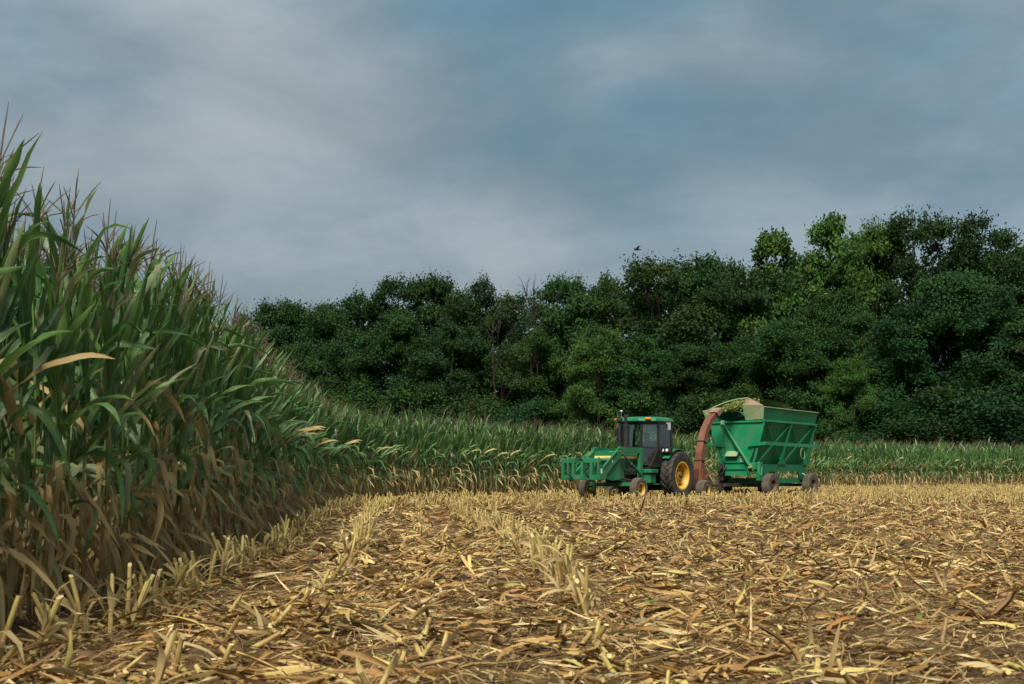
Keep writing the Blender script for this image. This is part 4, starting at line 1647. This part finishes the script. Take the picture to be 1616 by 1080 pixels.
b = MB()
b.box((0.80, 1.04, 2.60), (0.035, 0.21, 0.27), 0, Matrix.Rotation(R(-12), 3, 'Z'), 0.012)
b.build('mirror', M['grey_mirror'], cab)
b = MB()
b.box((0.95, -1.02, 2.45), (0.03, 0.20, 0.27), 0, None, 0.012)
b.bar((1.10, -0.78, 2.60), (0.95, -1.02, 2.55), 0.025, 0.025)
b.build('mirror', K, cab)
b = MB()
b.sheet([(1.36, -0.53, 1.92), (0.55, -0.745, 1.92), (0.55, -0.735, 2.66), (1.33, -0.52, 2.66)], 0.008)  # added pale sheet inside the cab, stands in for sky reflected in a pane
b.build('sky_reflection_sheet', M['pane_reflection'], cab)
b = MB()
b.box((0.55, 0, 1.42), (0.50, 0.52, 0.14), 0, None, 0.04)
b.box((0.30, 0, 1.78), (0.14, 0.50, 0.66), 0, Matrix.Rotation(R(-8), 3, 'Y'), 0.05)
b.box((0.55, 0, 1.25), (0.3, 0.3, 0.22))
b.build('seat', M['seat_dark'], cab)
b = MB()
b.tube([(1.42, 0.0, 1.2), (1.18, 0.0, 1.72)], 0.035, 8)
ring = [Vector((1.16 + 0.075 * math.cos(a), 0.19 * math.sin(a), 1.75 + 0.17 * math.cos(a))) for a in np.linspace(0, 2 * math.pi, 19)]
b.tube(ring, 0.016, 6, 0, False)
b.build('steering_wheel', K, cab)

# fenders, lamps, steps
for s in (1, -1):
    b = MB()
    pr = []
    for a in np.linspace(R(40), R(140), 11):
        pr.append((0.95 * math.cos(a), 0.86 + 0.97 * math.sin(a)))
    poly = pr + [(x * 0.965, 0.86 + (z - 0.86) * 0.965) for x, z in pr[::-1]]
    b.prism(poly, 'y', s * 0.62, s * 1.02)
    fd = b.build('fender', G, tractor)
    b = MB()
    b.box((0.62, s * 0.86, 1.76), (0.24, 0.40, 0.20), 0, None, 0.03)
    b.sheet([(0.62, s * 0.79, 1.70), (-0.60, s * 0.79, 1.70), (-0.60, s * 0.79, 0.95), (0.70, s * 0.72, 0.95)], 0.03)
    b.build('fender_panel', K, fd)
    for y in (0.78, 0.95):
        b = MB()
        b.tube([(0.73, s * y, 1.77), (0.755, s * y, 1.77)], 0.052, 14)
        b.build('work_lamp', M['lamp_lens'], fd)
b = MB()
b.box((1.42, 0.66, 1.02), (0.52, 0.40, 0.14), 0, None, 0.02)
b.box((1.40, 0.62, 0.76), (0.44, 0.32, 0.34), 0, None, 0.03)
b.box((1.15, 0.66, 0.56), (0.34, 0.30, 0.04), 0, None, 0.01)
b.build('step', G, tractor)
b = MB()
b.box((1.40, -0.62, 0.80), (0.5, 0.32, 0.5), 0, None, 0.04)
b.build('fuel_tank', G, tractor)
b = MB()
b.box((-0.75, 0, 0.45), (0.9, 0.12, 0.07))
for s in (1, -1):
    b.bar((-0.2, s * 0.25, 0.8), (-0.9, s * 0.38, 0.45), 0.06, 0.09)
b.build('hitch', DM, tractor)

# front loader
ld = empty('loader')
ld.parent = tractor
for s in (1, -1):
    y = s * 0.50
    b = MB()
    b.box((1.82, y, 1.20), (0.20, 0.13, 1.26), 0, None, 0.015)
    b.box((1.80, y * 0.8, 0.66), (0.34, 0.3, 0.22), 0, None, 0.02)
    b.build('mast', G, ld)
    b = MB()
    b.prism([(1.68, 1.84), (1.74, 1.66), (2.95, 1.58), (3.16, 1.50), (3.34, 1.62), (3.30, 1.80), (3.10, 1.86), (2.8, 1.84)], 'y', y - 0.055, y + 0.055)
    am = b.build('arm', G, ld)
    b = MB()
    b.prism([(3.20, 1.78), (3.08, 1.56), (4.18, 0.80), (4.40, 0.76), (4.46, 0.92), (4.30, 1.02)], 'y', y - 0.045 + s * 0.003, y + 0.045 + s * 0.003)
    b.build('lower_arm', G, ld)
    b = MB()
    b.prism([(3.02, 1.42), (3.95, 0.86), (3.80, 0.74), (3.45, 0.70), (3.02, 0.74)], 'y', y - 0.025 - s * 0.05, y + 0.005 - s * 0.05)
    b.build('gusset_plate', G, ld)
    b = MB()
    b.tube([(3.12, y + s * 0.09, 1.62), (2.45, y + s * 0.09, 1.22)], 0.028, 10)
    b.tube([(2.55, y + s * 0.09, 1.28), (1.86, y + s * 0.09, 0.88)], 0.048, 12)
    b.build('lift_cylinder', G, ld)
    b = MB()
    b.tube([(3.42, y + s * 0.07, 1.70), (4.28, y + s * 0.07, 1.16)], 0.030, 10)
    b.build('tilt_cylinder', G, ld)
    # small dark badge with a leaping animal
    b = MB()
    b.tube([(3.16, y + s * 0.057, 1.70), (3.16, y + s * 0.063, 1.70)], 0.065, 20)
    b.build('badge', K, ld)
    b = MB()
    q = [(-0.045, -0.01), (-0.02, 0.012), (0.01, 0.016), (0.03, 0.038), (0.034, 0.022), (0.046, 0.02), (0.03, 0.004), (0.04, -0.022), (0.015, -0.004), (-0.015, -0.006), (-0.03, -0.03)]
    b.prism([(3.16 + u, 1.70 + w) for u, w in q], 'y', y + s * 0.0635, y + s * 0.066)
    b.build('badge_mark', M['stripe_yellow'], ld)
    b = MB()
    b.box((3.66, y + s * 0.052, 1.34), (0.09, 0.006, 0.07), 0, Matrix.Rotation(R(35), 3, 'Y'))
    b.box((4.22, y + s * 0.052, 0.93), (0.07, 0.006, 0.10), 0, Matrix.Rotation(R(35), 3, 'Y'))
    b.build('sticker', M['label_white'], ld)
    b = MB()
    b.tube([(3.0, y, 1.86), (3.05, y - s * 0.02, 1.98), (3.25, y - s * 0.03, 1.96), (3.32, y, 1.80)], 0.014, 6)
    b.build('hydraulic_hose', K, ld)
b = MB()
b.tube([(3.70, -0.5, 1.40), (3.70, 0.5, 1.40)], 0.065, 12)
b.build('cross_tube', G, ld)
b = MB()
b.tube([(4.30, -0.5, 0.88), (4.30, 0.5, 0.88)], 0.045, 12)
b.build('cross_tube', G, ld)
cr = empty('carriage')
cr.parent = tractor
XF = 4.72
for z in (1.36, 0.80):
    b = MB()
    b.box((XF, 0, z), (0.09, 1.52, 0.15), 0, None, 0.012)
    b.build('rail', G, cr)
for y in (-0.72, -0.30, 0.06, 0.42):
    b = MB()
    b.prism([(XF - 0.04, 1.46), (XF + 0.05, 1.44), (XF + 0.05, 0.74), (XF - 0.10, 0.74), (XF - 0.05, 1.1)], 'y', y - 0.05, y + 0.05)
    b.build('upright', G, cr)
for y in (0.70, -0.50):
    b = MB()
    b.prism([(XF - 0.02, 1.48), (XF + 0.06, 1.42), (XF + 0.06, 0.78), (XF - 0.10, 0.66), (XF - 0.42, 0.76), (XF - 0.44, 0.98), (XF - 0.20, 1.10)], 'y', y - 0.03, y + 0.03)
    b.build('side_plate', G, cr)
for a_, c_ in (((XF, 0.12, 1.32), (XF + 0.36, -0.30, 1.86)), ((XF, 0.38, 0.74), (XF + 0.20, 0.20, 1.10)), ((XF, -0.28, 0.74), (XF + 0.22, -0.46, 0.98))):
    b = MB()
    b.tube([a_, (Vector(a_) * 0.4 + Vector(c_) * 0.6), c_], [0.028, 0.024, 0.006], 8)
    b.build('spear', K, cr)
b = MB()
b.box((XF - 0.12, 0.735, 1.02), (0.09, 0.008, 0.15))
b.build('sticker', M['label_white'], cr)

# ------------------------------------------------------------------ driver
def person():
    me = bpy.data.meshes.new('person')
    V_, E_, Rd = [], [], []

    def P(p, r, par=None):
        V_.append(p)
        Rd.append(r)
        if par is not None:
            E_.append((par, len(V_) - 1))
        return len(V_) - 1
    pel = P((0.48, 0, 1.56), 0.15)
    wa = P((0.46, 0, 1.72), 0.135, pel)
    chs = P((0.46, 0, 1.90), 0.155, wa)
    up = P((0.48, 0, 2.04), 0.12, chs)
    nk = P((0.51, 0, 2.12), 0.055, up)
    hb = P((0.53, 0, 2.20), 0.075, nk)
    hd = P((0.545, 0, 2.29), 0.098, hb)
    P((0.54, 0, 2.37), 0.075, hd)
    for s in (1, -1):
        sh = P((0.49, s * 0.19, 2.00), 0.068, up)
        el = P((0.68, s * 0.27, 1.78), 0.050, sh)
        wr = P((0.93, s * 0.19, 1.80), 0.032, el)
        pa = P((1.00, s * 0.175, 1.81), 0.036, wr)
        for k, (dy, dz, ln) in enumerate(((0.026, 0.0, 0.050), (0.010, 0.004, 0.058), (-0.008, 0.004, 0.054), (-0.024, 0.0, 0.042))):
            f1 = P((1.00 + ln * 0.7, s * (0.175 + dy), 1.835 + dz), 0.010, pa)
            P((1.02 + ln, s * (0.175 + dy), 1.80 + dz), 0.008, f1)
        t1 = P((1.01, s * 0.135, 1.80), 0.011, pa)
        P((1.05, s * 0.130, 1.785), 0.009, t1)
        hp = P((0.52, s * 0.10, 1.53), 0.105, pel)
        kn = P((0.93, s * 0.16, 1.52), 0.070, hp)
        an = P((1.08, s * 0.16, 1.24), 0.045, kn)
        P((1.22, s * 0.17, 1.20), 0.04, an)
    me.from_pydata(V_, E_, [])
    o = bpy.data.objects.new('person_src', me)
    col.objects.link(o)
    sk = o.modifiers.new('skin', 'SKIN')
    sk.use_smooth_shade = True
    for sv_, r_ in zip(me.skin_vertices[0].data, Rd):
        sv_.radius = (r_, r_)
    me.skin_vertices[0].data[0].use_root = True
    ss = o.modifiers.new('sub', 'SUBSURF')
    ss.levels = ss.render_levels = 1
    bpy.context.view_layer.update()
    dg = bpy.context.evaluated_depsgraph_get()
    m2 = bpy.data.meshes.new_from_object(o.evaluated_get(dg))
    bpy.data.objects.remove(o)
    for m_ in (M['shirt'], M['denim'], M['skin']):
        m2.materials.append(m_)
    mi = []
    for p in m2.polygons:
        c = p.center
        if c.z > 2.11 or (c.x > 0.90 and c.z > 1.70):
            mi.append(2)
        elif c.z < 1.63 and (c.x > 0.3):
            mi.append(1)
        else:
            mi.append(0)
    m2.polygons.foreach_set('material_index', mi)
    m2.polygons.foreach_set('use_smooth', [True] * len(m2.polygons))
    return m2


pr_ = empty('person', tractor.location, heading_rz(PHI))
tag(pr_, 'person in a blue shirt sitting at the wheel inside the cab', 'person')
mesh_obj('body', person(), pr_)
b = MB()
b.lathe([(0.105, 0.0), (0.112, 0.03), (0.10, 0.075), (0.06, 0.105), (0.001, 0.112)], (0.54, 0, 2.31), 16, 0, 'z')
b.prism([(0.62, -0.08), (0.72, -0.05), (0.73, 0.05), (0.62, 0.08)], 'z', 2.315, 2.325)
b.build('cap', M['cap'], pr_, 50)
b = MB()
b.prism([(0.636, 2.27), (0.66, 2.235), (0.632, 2.225)], 'y', -0.015, 0.015)
for s in (1, -1):
    b.box((0.54, s * 0.098, 2.265), (0.05, 0.02, 0.065), 0, None, 0.008)
b.build('face', M['skin'], pr_)
b = MB()
for s in (1, -1):
    b.box((0.634, s * 0.035, 2.285), (0.012, 0.024, 0.012))
b.box((0.628, 0, 2.195), (0.012, 0.045, 0.008))
b.build('eyes_and_mouth', M['cap'], pr_)

# ------------------------------------------------------------------ pull-type forage harvester
hv = empty('forage_harvester', (T0[0], T0[1], 0.0), heading_rz(PHI))
tag(hv, 'rusty red forage harvester with tall curved spout behind the tractor', 'harvester')
wheel(hv, 'wheel', (-1.38, 1.27, 0.35), 0.36, 0.34, 0.19, M['rubber_dusty'], M['rim_yellow'], 0, 1, 4, 0.05)
wheel(hv, 'wheel', (-2.75, 0.55, 0.44), 0.44, 0.28, 0.22, M['rubber_dusty'], M['rim_brown'], 0, 1, 3, 0.05)
wheel(hv, 'wheel', (-1.6, -1.55, 0.36), 0.36, 0.34, 0.19, M['rubber_dusty'], M['rim_yellow'], 0, -1, 4, 0.05)
RR = M['rust_red']
b = MB()
sp_pts = [(-1.66, 0.55), (-1.66, 0.95), (-1.68, 1.30), (-1.72, 1.70), (-1.82, 2.07), (-2.04, 2.52), (-2.40, 2.93), (-2.92, 3.24)]
wid = [0.17, 0.16, 0.14, 0.13, 0.13, 0.13, 0.13, 0.14]
thk = [0.20, 0.16, 0.13, 0.115, 0.11, 0.105, 0.10, 0.10]
vv, ff = [], []
for i, (x, z) in enumerate(sp_pts):
    a_ = sp_pts[max(i - 1, 0)]
    c_ = sp_pts[min(i + 1, len(sp_pts) - 1)]
    t = Vector((c_[0] - a_[0], c_[1] - a_[1])).normalized()
    nrm = (t.y, -t.x)
    for (sy, sn) in ((1, 1), (-1, 1), (-1, -1), (1, -1)):
        vv.append((x + nrm[0] * thk[i] * sn, 0.93 + sy * wid[i], z + nrm[1] * thk[i] * sn))
for i in range(len(sp_pts) - 1):
    for k in range(4):
        ff.append((i * 4 + k, i * 4 + (k + 1) % 4, i * 4 + 4 + (k + 1) % 4, i * 4 + 4 + k))
ff.append((0, 1, 2, 3))
b.add(vv, ff)
spo = b.build('spout', RR, hv)
for z, x in ((1.42, -1.69), (2.12, -1.84)):
    b = MB()
    b.box((x, 0.93, z), (0.29, 0.34, 0.05), 0, Matrix.Rotation(R(-8 if z < 2 else -20), 3, 'Y'), 0.01)
    b.build('flange', M['dark_metal'], spo)
b = MB()
b.sheet([(-2.82, 1.13, 3.10), (-3.10, 1.13, 3.30), (-3.02, 1.13, 3.42), (-2.62, 1.13, 3.24)], 0.02)
b.sheet([(-2.66, 1.12, 3.26), (-3.06, 1.12, 3.44), (-3.06, 0.74, 3.44), (-2.66, 0.74, 3.26)], 0.02)
b.build('deflector', M['dusty_pink'], spo)
b = MB()
b.prism([(-2.3, 0.35), (-2.3, 0.95), (-1.95, 1.15), (-1.2, 1.10), (-0.95, 0.80), (-0.95, 0.35)], 'y', -1.25, 0.98)
b.build('cutter_housing', RR, hv)
b = MB()
b.prism([(-1.75, 1.10), (-1.55, 1.10), (-1.42, 0.62), (-1.60, 0.55)], 'y', 1.12, 1.15)
b.bar((-1.50, 1.05, 0.62), (-1.90, 1.20, 0.92), 0.05, 0.05)
b.tube([(-1.5, 1.1, 0.66), (-1.9, 1.16, 0.86), (-2.3, 1.05, 1.02)], 0.025, 6)
b.tube([(-1.4, 1.05, 0.60), (-1.9, 1.1, 0.72), (-2.4, 0.9, 0.90)], 0.02, 6)
b.build('brace', RR, hv)
b = MB()
b.bar((-0.6, 0.05, 0.46), (-1.6, 0.0, 0.46), 0.12, 0.12)
b.bar((-1.4, 1.4, 0.36), (-1.4, -1.5, 0.36), 0.11, 0.11)
b.bar((-1.4, 0.55, 0.42), (-3.0, 0.55, 0.42), 0.10, 0.10)
b.build('frame', M['dark_metal'], hv)
for y in (-1.35, -1.85, -2.35):
    b = MB()
    b.tube([(-1.6, y, 0.75), (-1.0, y, 0.55), (-0.2, y, 0.18)], [0.17, 0.15, 0.03], 10)
    b.build('row_snout', M['dark_metal'], hv, 40)
b = MB()
b.bar((-2.6, 0.62, 0.42), (-4.6, 0.80, 0.56), 0.07, 0.08)
b.bar((-2.6, 0.62, 0.40), (-3.6, 0.90, 0.36), 0.05, 0.05)
b.build('drawbar', M['dark_metal'], hv)

# ------------------------------------------------------------------ high-dump forage wagon
PW = R(39)
wg = empty('forage_wagon', (9.17, 44.43, 0.0), heading_rz(PW))
tag(wg, 'green high sided forage wagon with arched hood and dusty wheels', 'wagon')
W_ = M['wagon_green']
for x in (0.0, -3.6):
    for s in (1, -1):
        wheel(wg, 'wheel', (x, s * 1.0, 0.475), 0.475, 0.32, 0.25, M['rubber_dusty'], M['rim_brown'], 0, s, 4, 0.07)
    b = MB()
    b.bar((x, -1.0, 0.475), (x, 1.0, 0.475), 0.12, 0.12)
    b.build('axle', M['dark_metal'], wg)
b = MB()
b.bar((0.3, 0.0, 0.52), (-3.8, 0.0, 0.52), 0.18, 0.16)
b.bar((0.3, 0.62, 0.66), (-3.85, 0.62, 0.66), 0.10, 0.20)
b.bar((0.3, -0.62, 0.66), (-3.85, -0.62, 0.66), 0.10, 0.20)
b.build('running_gear', W_, wg)
XFr, XRe = 0.80, -3.90
b = MB()
b.prism([(-0.52, 0.86), (-0.52, 1.40), (-1.10, 2.45), (-1.10, 2.96), (1.10, 2.96), (1.10, 2.72), (0.52, 1.40), (0.52, 0.86)], 'x', XFr - 0.05, XFr)
fp = b.build('front_panel', W_, wg)
b = MB()
b.box((XFr + 0.03, -0.02, 1.38), (0.03, 1.02, 0.05))
b.box((XFr + 0.03, -0.02, 1.12), (0.03, 1.02, 0.04))
b.box((XFr + 0.03, 0, 2.93), (0.05, 2.22, 0.07))
b.box((XFr + 0.03, -0.58, 2.15), (0.05, 0.06, 1.5))
b.build('stiffener', W_, fp)
b = MB()
b.tube([(XFr + 0.10, -0.54, 2.86), (XFr + 0.12, 0.02, 2.06)], 0.038, 10)
b.tube([(XFr + 0.12, -0.05, 2.16), (XFr + 0.14, 0.60, 1.24)], 0.058, 12)
b.build('dump_cylinder', W_, fp)
b = MB()
b.box((XFr + 0.06, -0.58, 2.92), (0.08, 0.14, 0.16))
b.box((XFr + 0.12, 0.62, 1.22), (0.10, 0.16, 0.14))
b.build('pivot_bracket', M['dusty_green'], fp)
b = MB()
b.sheet([(XFr + 0.01, -0.42, 1.80), (XFr + 0.01, 0.10, 1.80), (XFr + 0.16, 0.06, 1.60), (XFr + 0.16, -0.46, 1.60)], 0.02)
b.build('cover_flap', M['dusty_green'], fp)
b = MB()
b.box((XFr + 0.006, 0.20, 1.50), (0.008, 0.15, 0.20))
lb_ = b.build('sticker', M['label_white'], fp)
b = MB()
b.box((XFr + 0.013, 0.20, 1.55), (0.004, 0.10, 0.05))
b.box((XFr + 0.013, 0.17, 1.46), (0.004, 0.03, 0.07))
b.box((XFr + 0.013, 0.225, 1.46), (0.004, 0.03, 0.07))
b.build('sticker_print', M['black'], lb_)
# hopper sides
for s in (1, -1):
    b = MB()
    n_ = 8
    for i in range(n_):
        x0 = XFr - 0.06 + (XRe - XFr + 0.1) * i / n_
        x1 = XFr - 0.06 + (XRe - XFr + 0.1) * (i + 1) / n_
        k = 0.012 * (i % 2)
        b.sheet([(x0, s * (0.46 + k), 1.20), (x1, s * (0.46 + k), 1.20), (x1, s * (1.06 + k), 2.92), (x0, s * (1.06 + k), 2.92)], 0.02)
    b.build('side_wall', W_, wg)
b = MB()
b.sheet([(XRe, -0.5, 1.2), (XRe, 0.5, 1.2), (XRe, 1.06, 2.92), (XRe, -1.06, 2.92)], 0.03)
b.build('rear_wall', W_, wg)
b = MB()
b.box(((XFr + XRe) / 2, 0, 1.17), (XFr - XRe - 0.14, 1.0, 0.06))
b.build('floor', W_, wg)
# frame of the near and far side
for s in (1, -1):
    b = MB()
    b.bar((XFr + 0.04, s * 1.14, 2.96), (XRe - 0.02, s * 1.14, 2.94), 0.07, 0.08)
    b.build('top_rail', W_, wg)
    b = MB()
    b.bar((XFr + 0.05, s * 0.50, 2.02), (XFr + 0.05, s * 1.20, 2.09), 0.06, 0.12)
    b.bar((XFr + 0.08, s * 1.20, 2.09), (XRe - 0.12, s * 1.20, 2.05), 0.07, 0.13)
    b.build('side_rail', W_, wg)
    for x in (XFr - 0.02, -1.55, XRe + 0.10):
        b = MB()
        b.bar((x, s * 0.68, 1.30), (x, s * 1.14, 2.94), 0.09, 0.07, 0, (1, 0, 0))
        b.build('post', W_, wg)
    for x0, x1 in ((0.5, -1.45), (-1.65, -3.6)):
        for (za, zb_) in ((1.35, 2.85), (2.85, 1.35)):
            b = MB()
            ya = 0.70 + (za - 1.3) * 0.262
            yb = 0.70 + (zb_ - 1.3) * 0.262
            b.bar((x0, s * ya, za), (x1, s * yb, zb_), 0.035, 0.05)
            b.build('brace', W_, wg)
    b = MB()
    b.prism([(0.25, 0.92), (0.25, 1.30), (XRe + 0.05, 1.30), (XRe + 0.05, 0.70), (XRe + 0.62, 0.70), (XRe + 0.85, 1.02), (-0.45, 1.02), (-0.6, 0.92)], 'y', s * 0.66, s * 0.72)
    b.build('base_plate', W_, wg)
    for xc in (-1.55, XRe + 0.10):
        b = MB()
        b.prism([(xc - 0.34, 1.30), (xc + 0.34, 1.30), (xc + 0.02, 1.74), (xc - 0.02, 1.74)], 'y', s * 0.725, s * 0.76)
        b.build('gusset', W_, wg)
    b = MB()
    b.box((0.48, s * 0.78, 1.02), (0.30, 0.16, 0.72), 0, None, 0.02)
    b.box((0.66, s * 0.66, 1.22), (0.34, 0.22, 0.26), 0, None, 0.02)
    b.tube([(0.8, s * 0.55, 1.36), (0.9, s * 0.72, 1.05), (0.6, s * 0.9, 0.86), (0.4, s * 0.86, 1.2), (0.7, s * 0.62, 1.42)], 0.022, 6)
    b.tube([(0.84, s * 0.42, 1.22), (0.95, s * 0.58, 0.92), (0.72, s * 0.88, 0.80), (0.45, s * 0.8, 1.05)], 0.018, 6)
    b.build('drive_box', M['dark_metal'] if s < 0 else W_, wg)
    # extension boards
    b = MB()
    n_ = 6
    for i in range(n_):
        x0 = 0.72 + (XRe - 0.80) * i / n_
        x1 = 0.72 + (XRe - 0.80) * (i + 1) / n_
        k = 0.012 * (i % 2)
        b.sheet([(x0, s * (1.03 + k), 3.005), (x1, s * (1.03 + k), 3.005), (x1 - 0.0, s * (1.15 + k), 3.46), (x0 + 0.06 * (i == 0), s * (1.15 + k), 3.46)], 0.02)
    ex = b.build('extension_board', W_, wg)
    b = MB()
    b.bar((0.80, s * 1.17, 3.47), (XRe - 0.12, s * 1.17, 3.44), 0.05, 0.035)
    b.build('edge_trim', M['dusty_green'], ex)
b = MB()
b.sheet([(XRe - 0.02, -1.03, 3.0), (XRe - 0.02, 1.03, 3.0), (XRe - 0.06, 1.15, 3.44), (XRe - 0.06, -1.15, 3.44)], 0.02)
b.build('extension_board', W_, wg)
b = MB()
ringp = [Vector((-3.1 + 0.20 * math.cos(a), 0.90, 1.75 + 0.22 * math.sin(a))) for a in np.linspace(0, 2 * math.pi, 15)]
b.tube(ringp, 0.02, 6, 0, False)
b.build('hose_loop', M['dusty_green'], wg)
b = MB()
b.bar((-3.3, 0.80, 0.95), (-3.55, 0.95, 0.78), 0.05, 0.04)
b.build('latch', M['label_white'], wg)
b = MB()
b.bar((0.3, 0.0, 0.52), (1.9, 0.05, 0.50), 0.10, 0.10)
b.build('tongue', M['dark_metal'], wg)
# arched hood over the open front
b = MB()
b.sheet([(XFr + 0.0, 1.10, 3.0), (XFr + 0.0, 0.36, 3.0), (XFr + 0.16, 0.30, 3.56), (XFr + 0.10, 1.18, 3.50)], 0.025)
b.build('hood_cheek', M['dusty_green'], wg)
b = MB()
b.sheet([(XFr + 0.16, 0.30, 3.565), (XFr + 0.10, 1.18, 3.505), (XFr - 0.30, 0.32, 3.86)], 0.02)
b.build('hood_flap', M['dusty_pink'], wg)
b = MB()
b.sheet([(XFr + 0.25, -1.18, 3.0), (XFr + 0.55, -1.22, 3.38), (XFr + 0.2, -1.2, 3.42), (XFr - 0.2, -1.1, 3.0)], 0.025)
b.build('hood_cheek', M['dusty_green'], wg)
ns, na = 12, 4
vv, ff = [], []
for i in range(ns + 1):
    t = i / ns
    fr_p = Vector((0.50 - 0.80 * (1 - t) ** 1 * 1.0 + 0.35 * math.sin(math.pi * t), 0.30 - 1.62 * t, 3.86 - 0.46 * t ** 1.9))
    fr_p.x = 0.50 + 0.30 * t
    bk_p = Vector((-1.75, 1.05 - 2.15 * t, 3.58 - 0.10 * t))
    for j in range(na + 1):
        q = j / na
        p = fr_p.lerp(bk_p, q)
        p.z += 0.10 * math.sin(math.pi * q)
        vv.append(tuple(p))
for i in range(ns):
    for j in range(na):
        a_ = i * (na + 1) + j
        ff.append((a_, a_ + 1, a_ + na + 2, a_ + na + 1))
base = len(vv)
vv += [(x, y, z - 0.03) for x, y, z in vv]
ff += [tuple(k + base for k in q[::-1]) for q in ff]
b.v, b.f, b.m = [], [], []
b.add(vv, ff)
hd_ = b.build('hood_roof', M['dusty_green'], wg, 50)
b = MB()
b.tube([(vv[i * (na + 1)][0], vv[i * (na + 1)][1], vv[i * (na + 1)][2] - 0.015) for i in range(ns + 1)], 0.03, 8)
b.build('hood_edge', M['dusty_green'], hd_)

# chopped corn: heap in the wagon, and the stream leaving the spout
hr = np.random.default_rng(9)
vv, ff = [], []
nxh, nyh = 46, 24
for i in range(nxh + 1):
    for j in range(nyh + 1):
        x = -0.9 - 2.9 * i / nxh
        y = -1.0 + 2.0 * j / nyh
        e = math.sin(math.pi * i / nxh) ** 0.5 * math.sin(math.pi * j / nyh) ** 0.6
        z = 3.15 + 0.46 * e * (0.8 + 0.25 * math.sin(x * 2.2)) + hr.normal(0, 0.025) * (e > 0.05) 
        vv.append((x, y, z))
for i in range(nxh):
    for j in range(nyh):
        a_ = i * (nyh + 1) + j
        ff.append((a_, a_ + 1, a_ + nyh + 2, a_ + nyh + 1))
b = MB()
b.add(vv, ff)
hp_ = b.build('chopped_corn_heap', M['silage'])
hp_.location = wg.location
hp_.rotation_euler = wg.rotation_euler
tag(hp_, 'heap of pale green chopped corn filling the wagon', 'chopped corn', kind='stuff')
Wm = Matrix.Translation(wg.location) @ Matrix.Rotation(heading_rz(PW), 4, 'Z')
Tm = Matrix.Translation(tractor.location) @ Matrix.Rotation(heading_rz(PHI), 4, 'Z')
a_ = Tm @ Vector((-2.95, 0.93, 3.27))
c_ = Wm @ Vector((0.30, 0.45, 3.50))
Nn = 5200
t = hr.uniform(0, 1, Nn)
pp = np.array(a_)[None] * (1 - t)[:, None] + np.array(c_)[None] * t[:, None]
pp[:, 2] += 0.16 * np.sin(math.pi * t * 0.7)
pp += hr.normal(0, 1, (Nn, 3)) * (0.03 + 0.12 * t)[:, None] * [1, 1, 0.8]
qd = hr.normal(size=(Nn, 2, 3)) * 0.014
quad = np.stack([pp - qd[:, 0], pp + qd[:, 1], pp + qd[:, 0], pp - qd[:, 1]], 1).reshape(-1, 3)
o = mesh_obj('chopped_corn_stream', np_mesh('chopped_corn_stream', quad, np.arange(len(quad)).reshape(-1, 4), M['silage'], smooth=False))
tag(o, 'stream of chopped green corn blown from the spout into the wagon', 'chopped corn', kind='stuff')

# ------------------------------------------------------------------ bird over the wood
b = MB()
b.tube([(-0.20, 0, 0), (-0.10, 0, 0.0), (0.05, 0, 0.0), (0.14, 0, 0.02), (0.20, 0, 0.02)], [0.012, 0.05, 0.06, 0.035, 0.008], 8)
bird = b.build('bird', M['bird'], None, 60)
bird.location = ((1005 - 808) / FPX * 62, 62, CAM_H + (748 - 394) / FPX * 62)
bird.rotation_euler = (R(10), 0, R(200))
tag(bird, 'small dark bird flying above the big central tree', 'bird')
for s in (1, -1):
    b = MB()
    b.sheet([(0.07, s * 0.03, 0.03), (0.04, s * 0.22, 0.10), (-0.06, s * 0.40, 0.07), (-0.06, s * 0.20, 0.08), (-0.07, s * 0.03, 0.02)], 0.012)
    b.build('wing', M['bird'], bird)
b = MB()
b.sheet([(-0.18, 0.02, 0.0), (-0.30, 0.05, 0.0), (-0.30, -0.05, 0.0), (-0.18, -0.02, 0.0)], 0.01)
b.build('tail', M['bird'], bird)
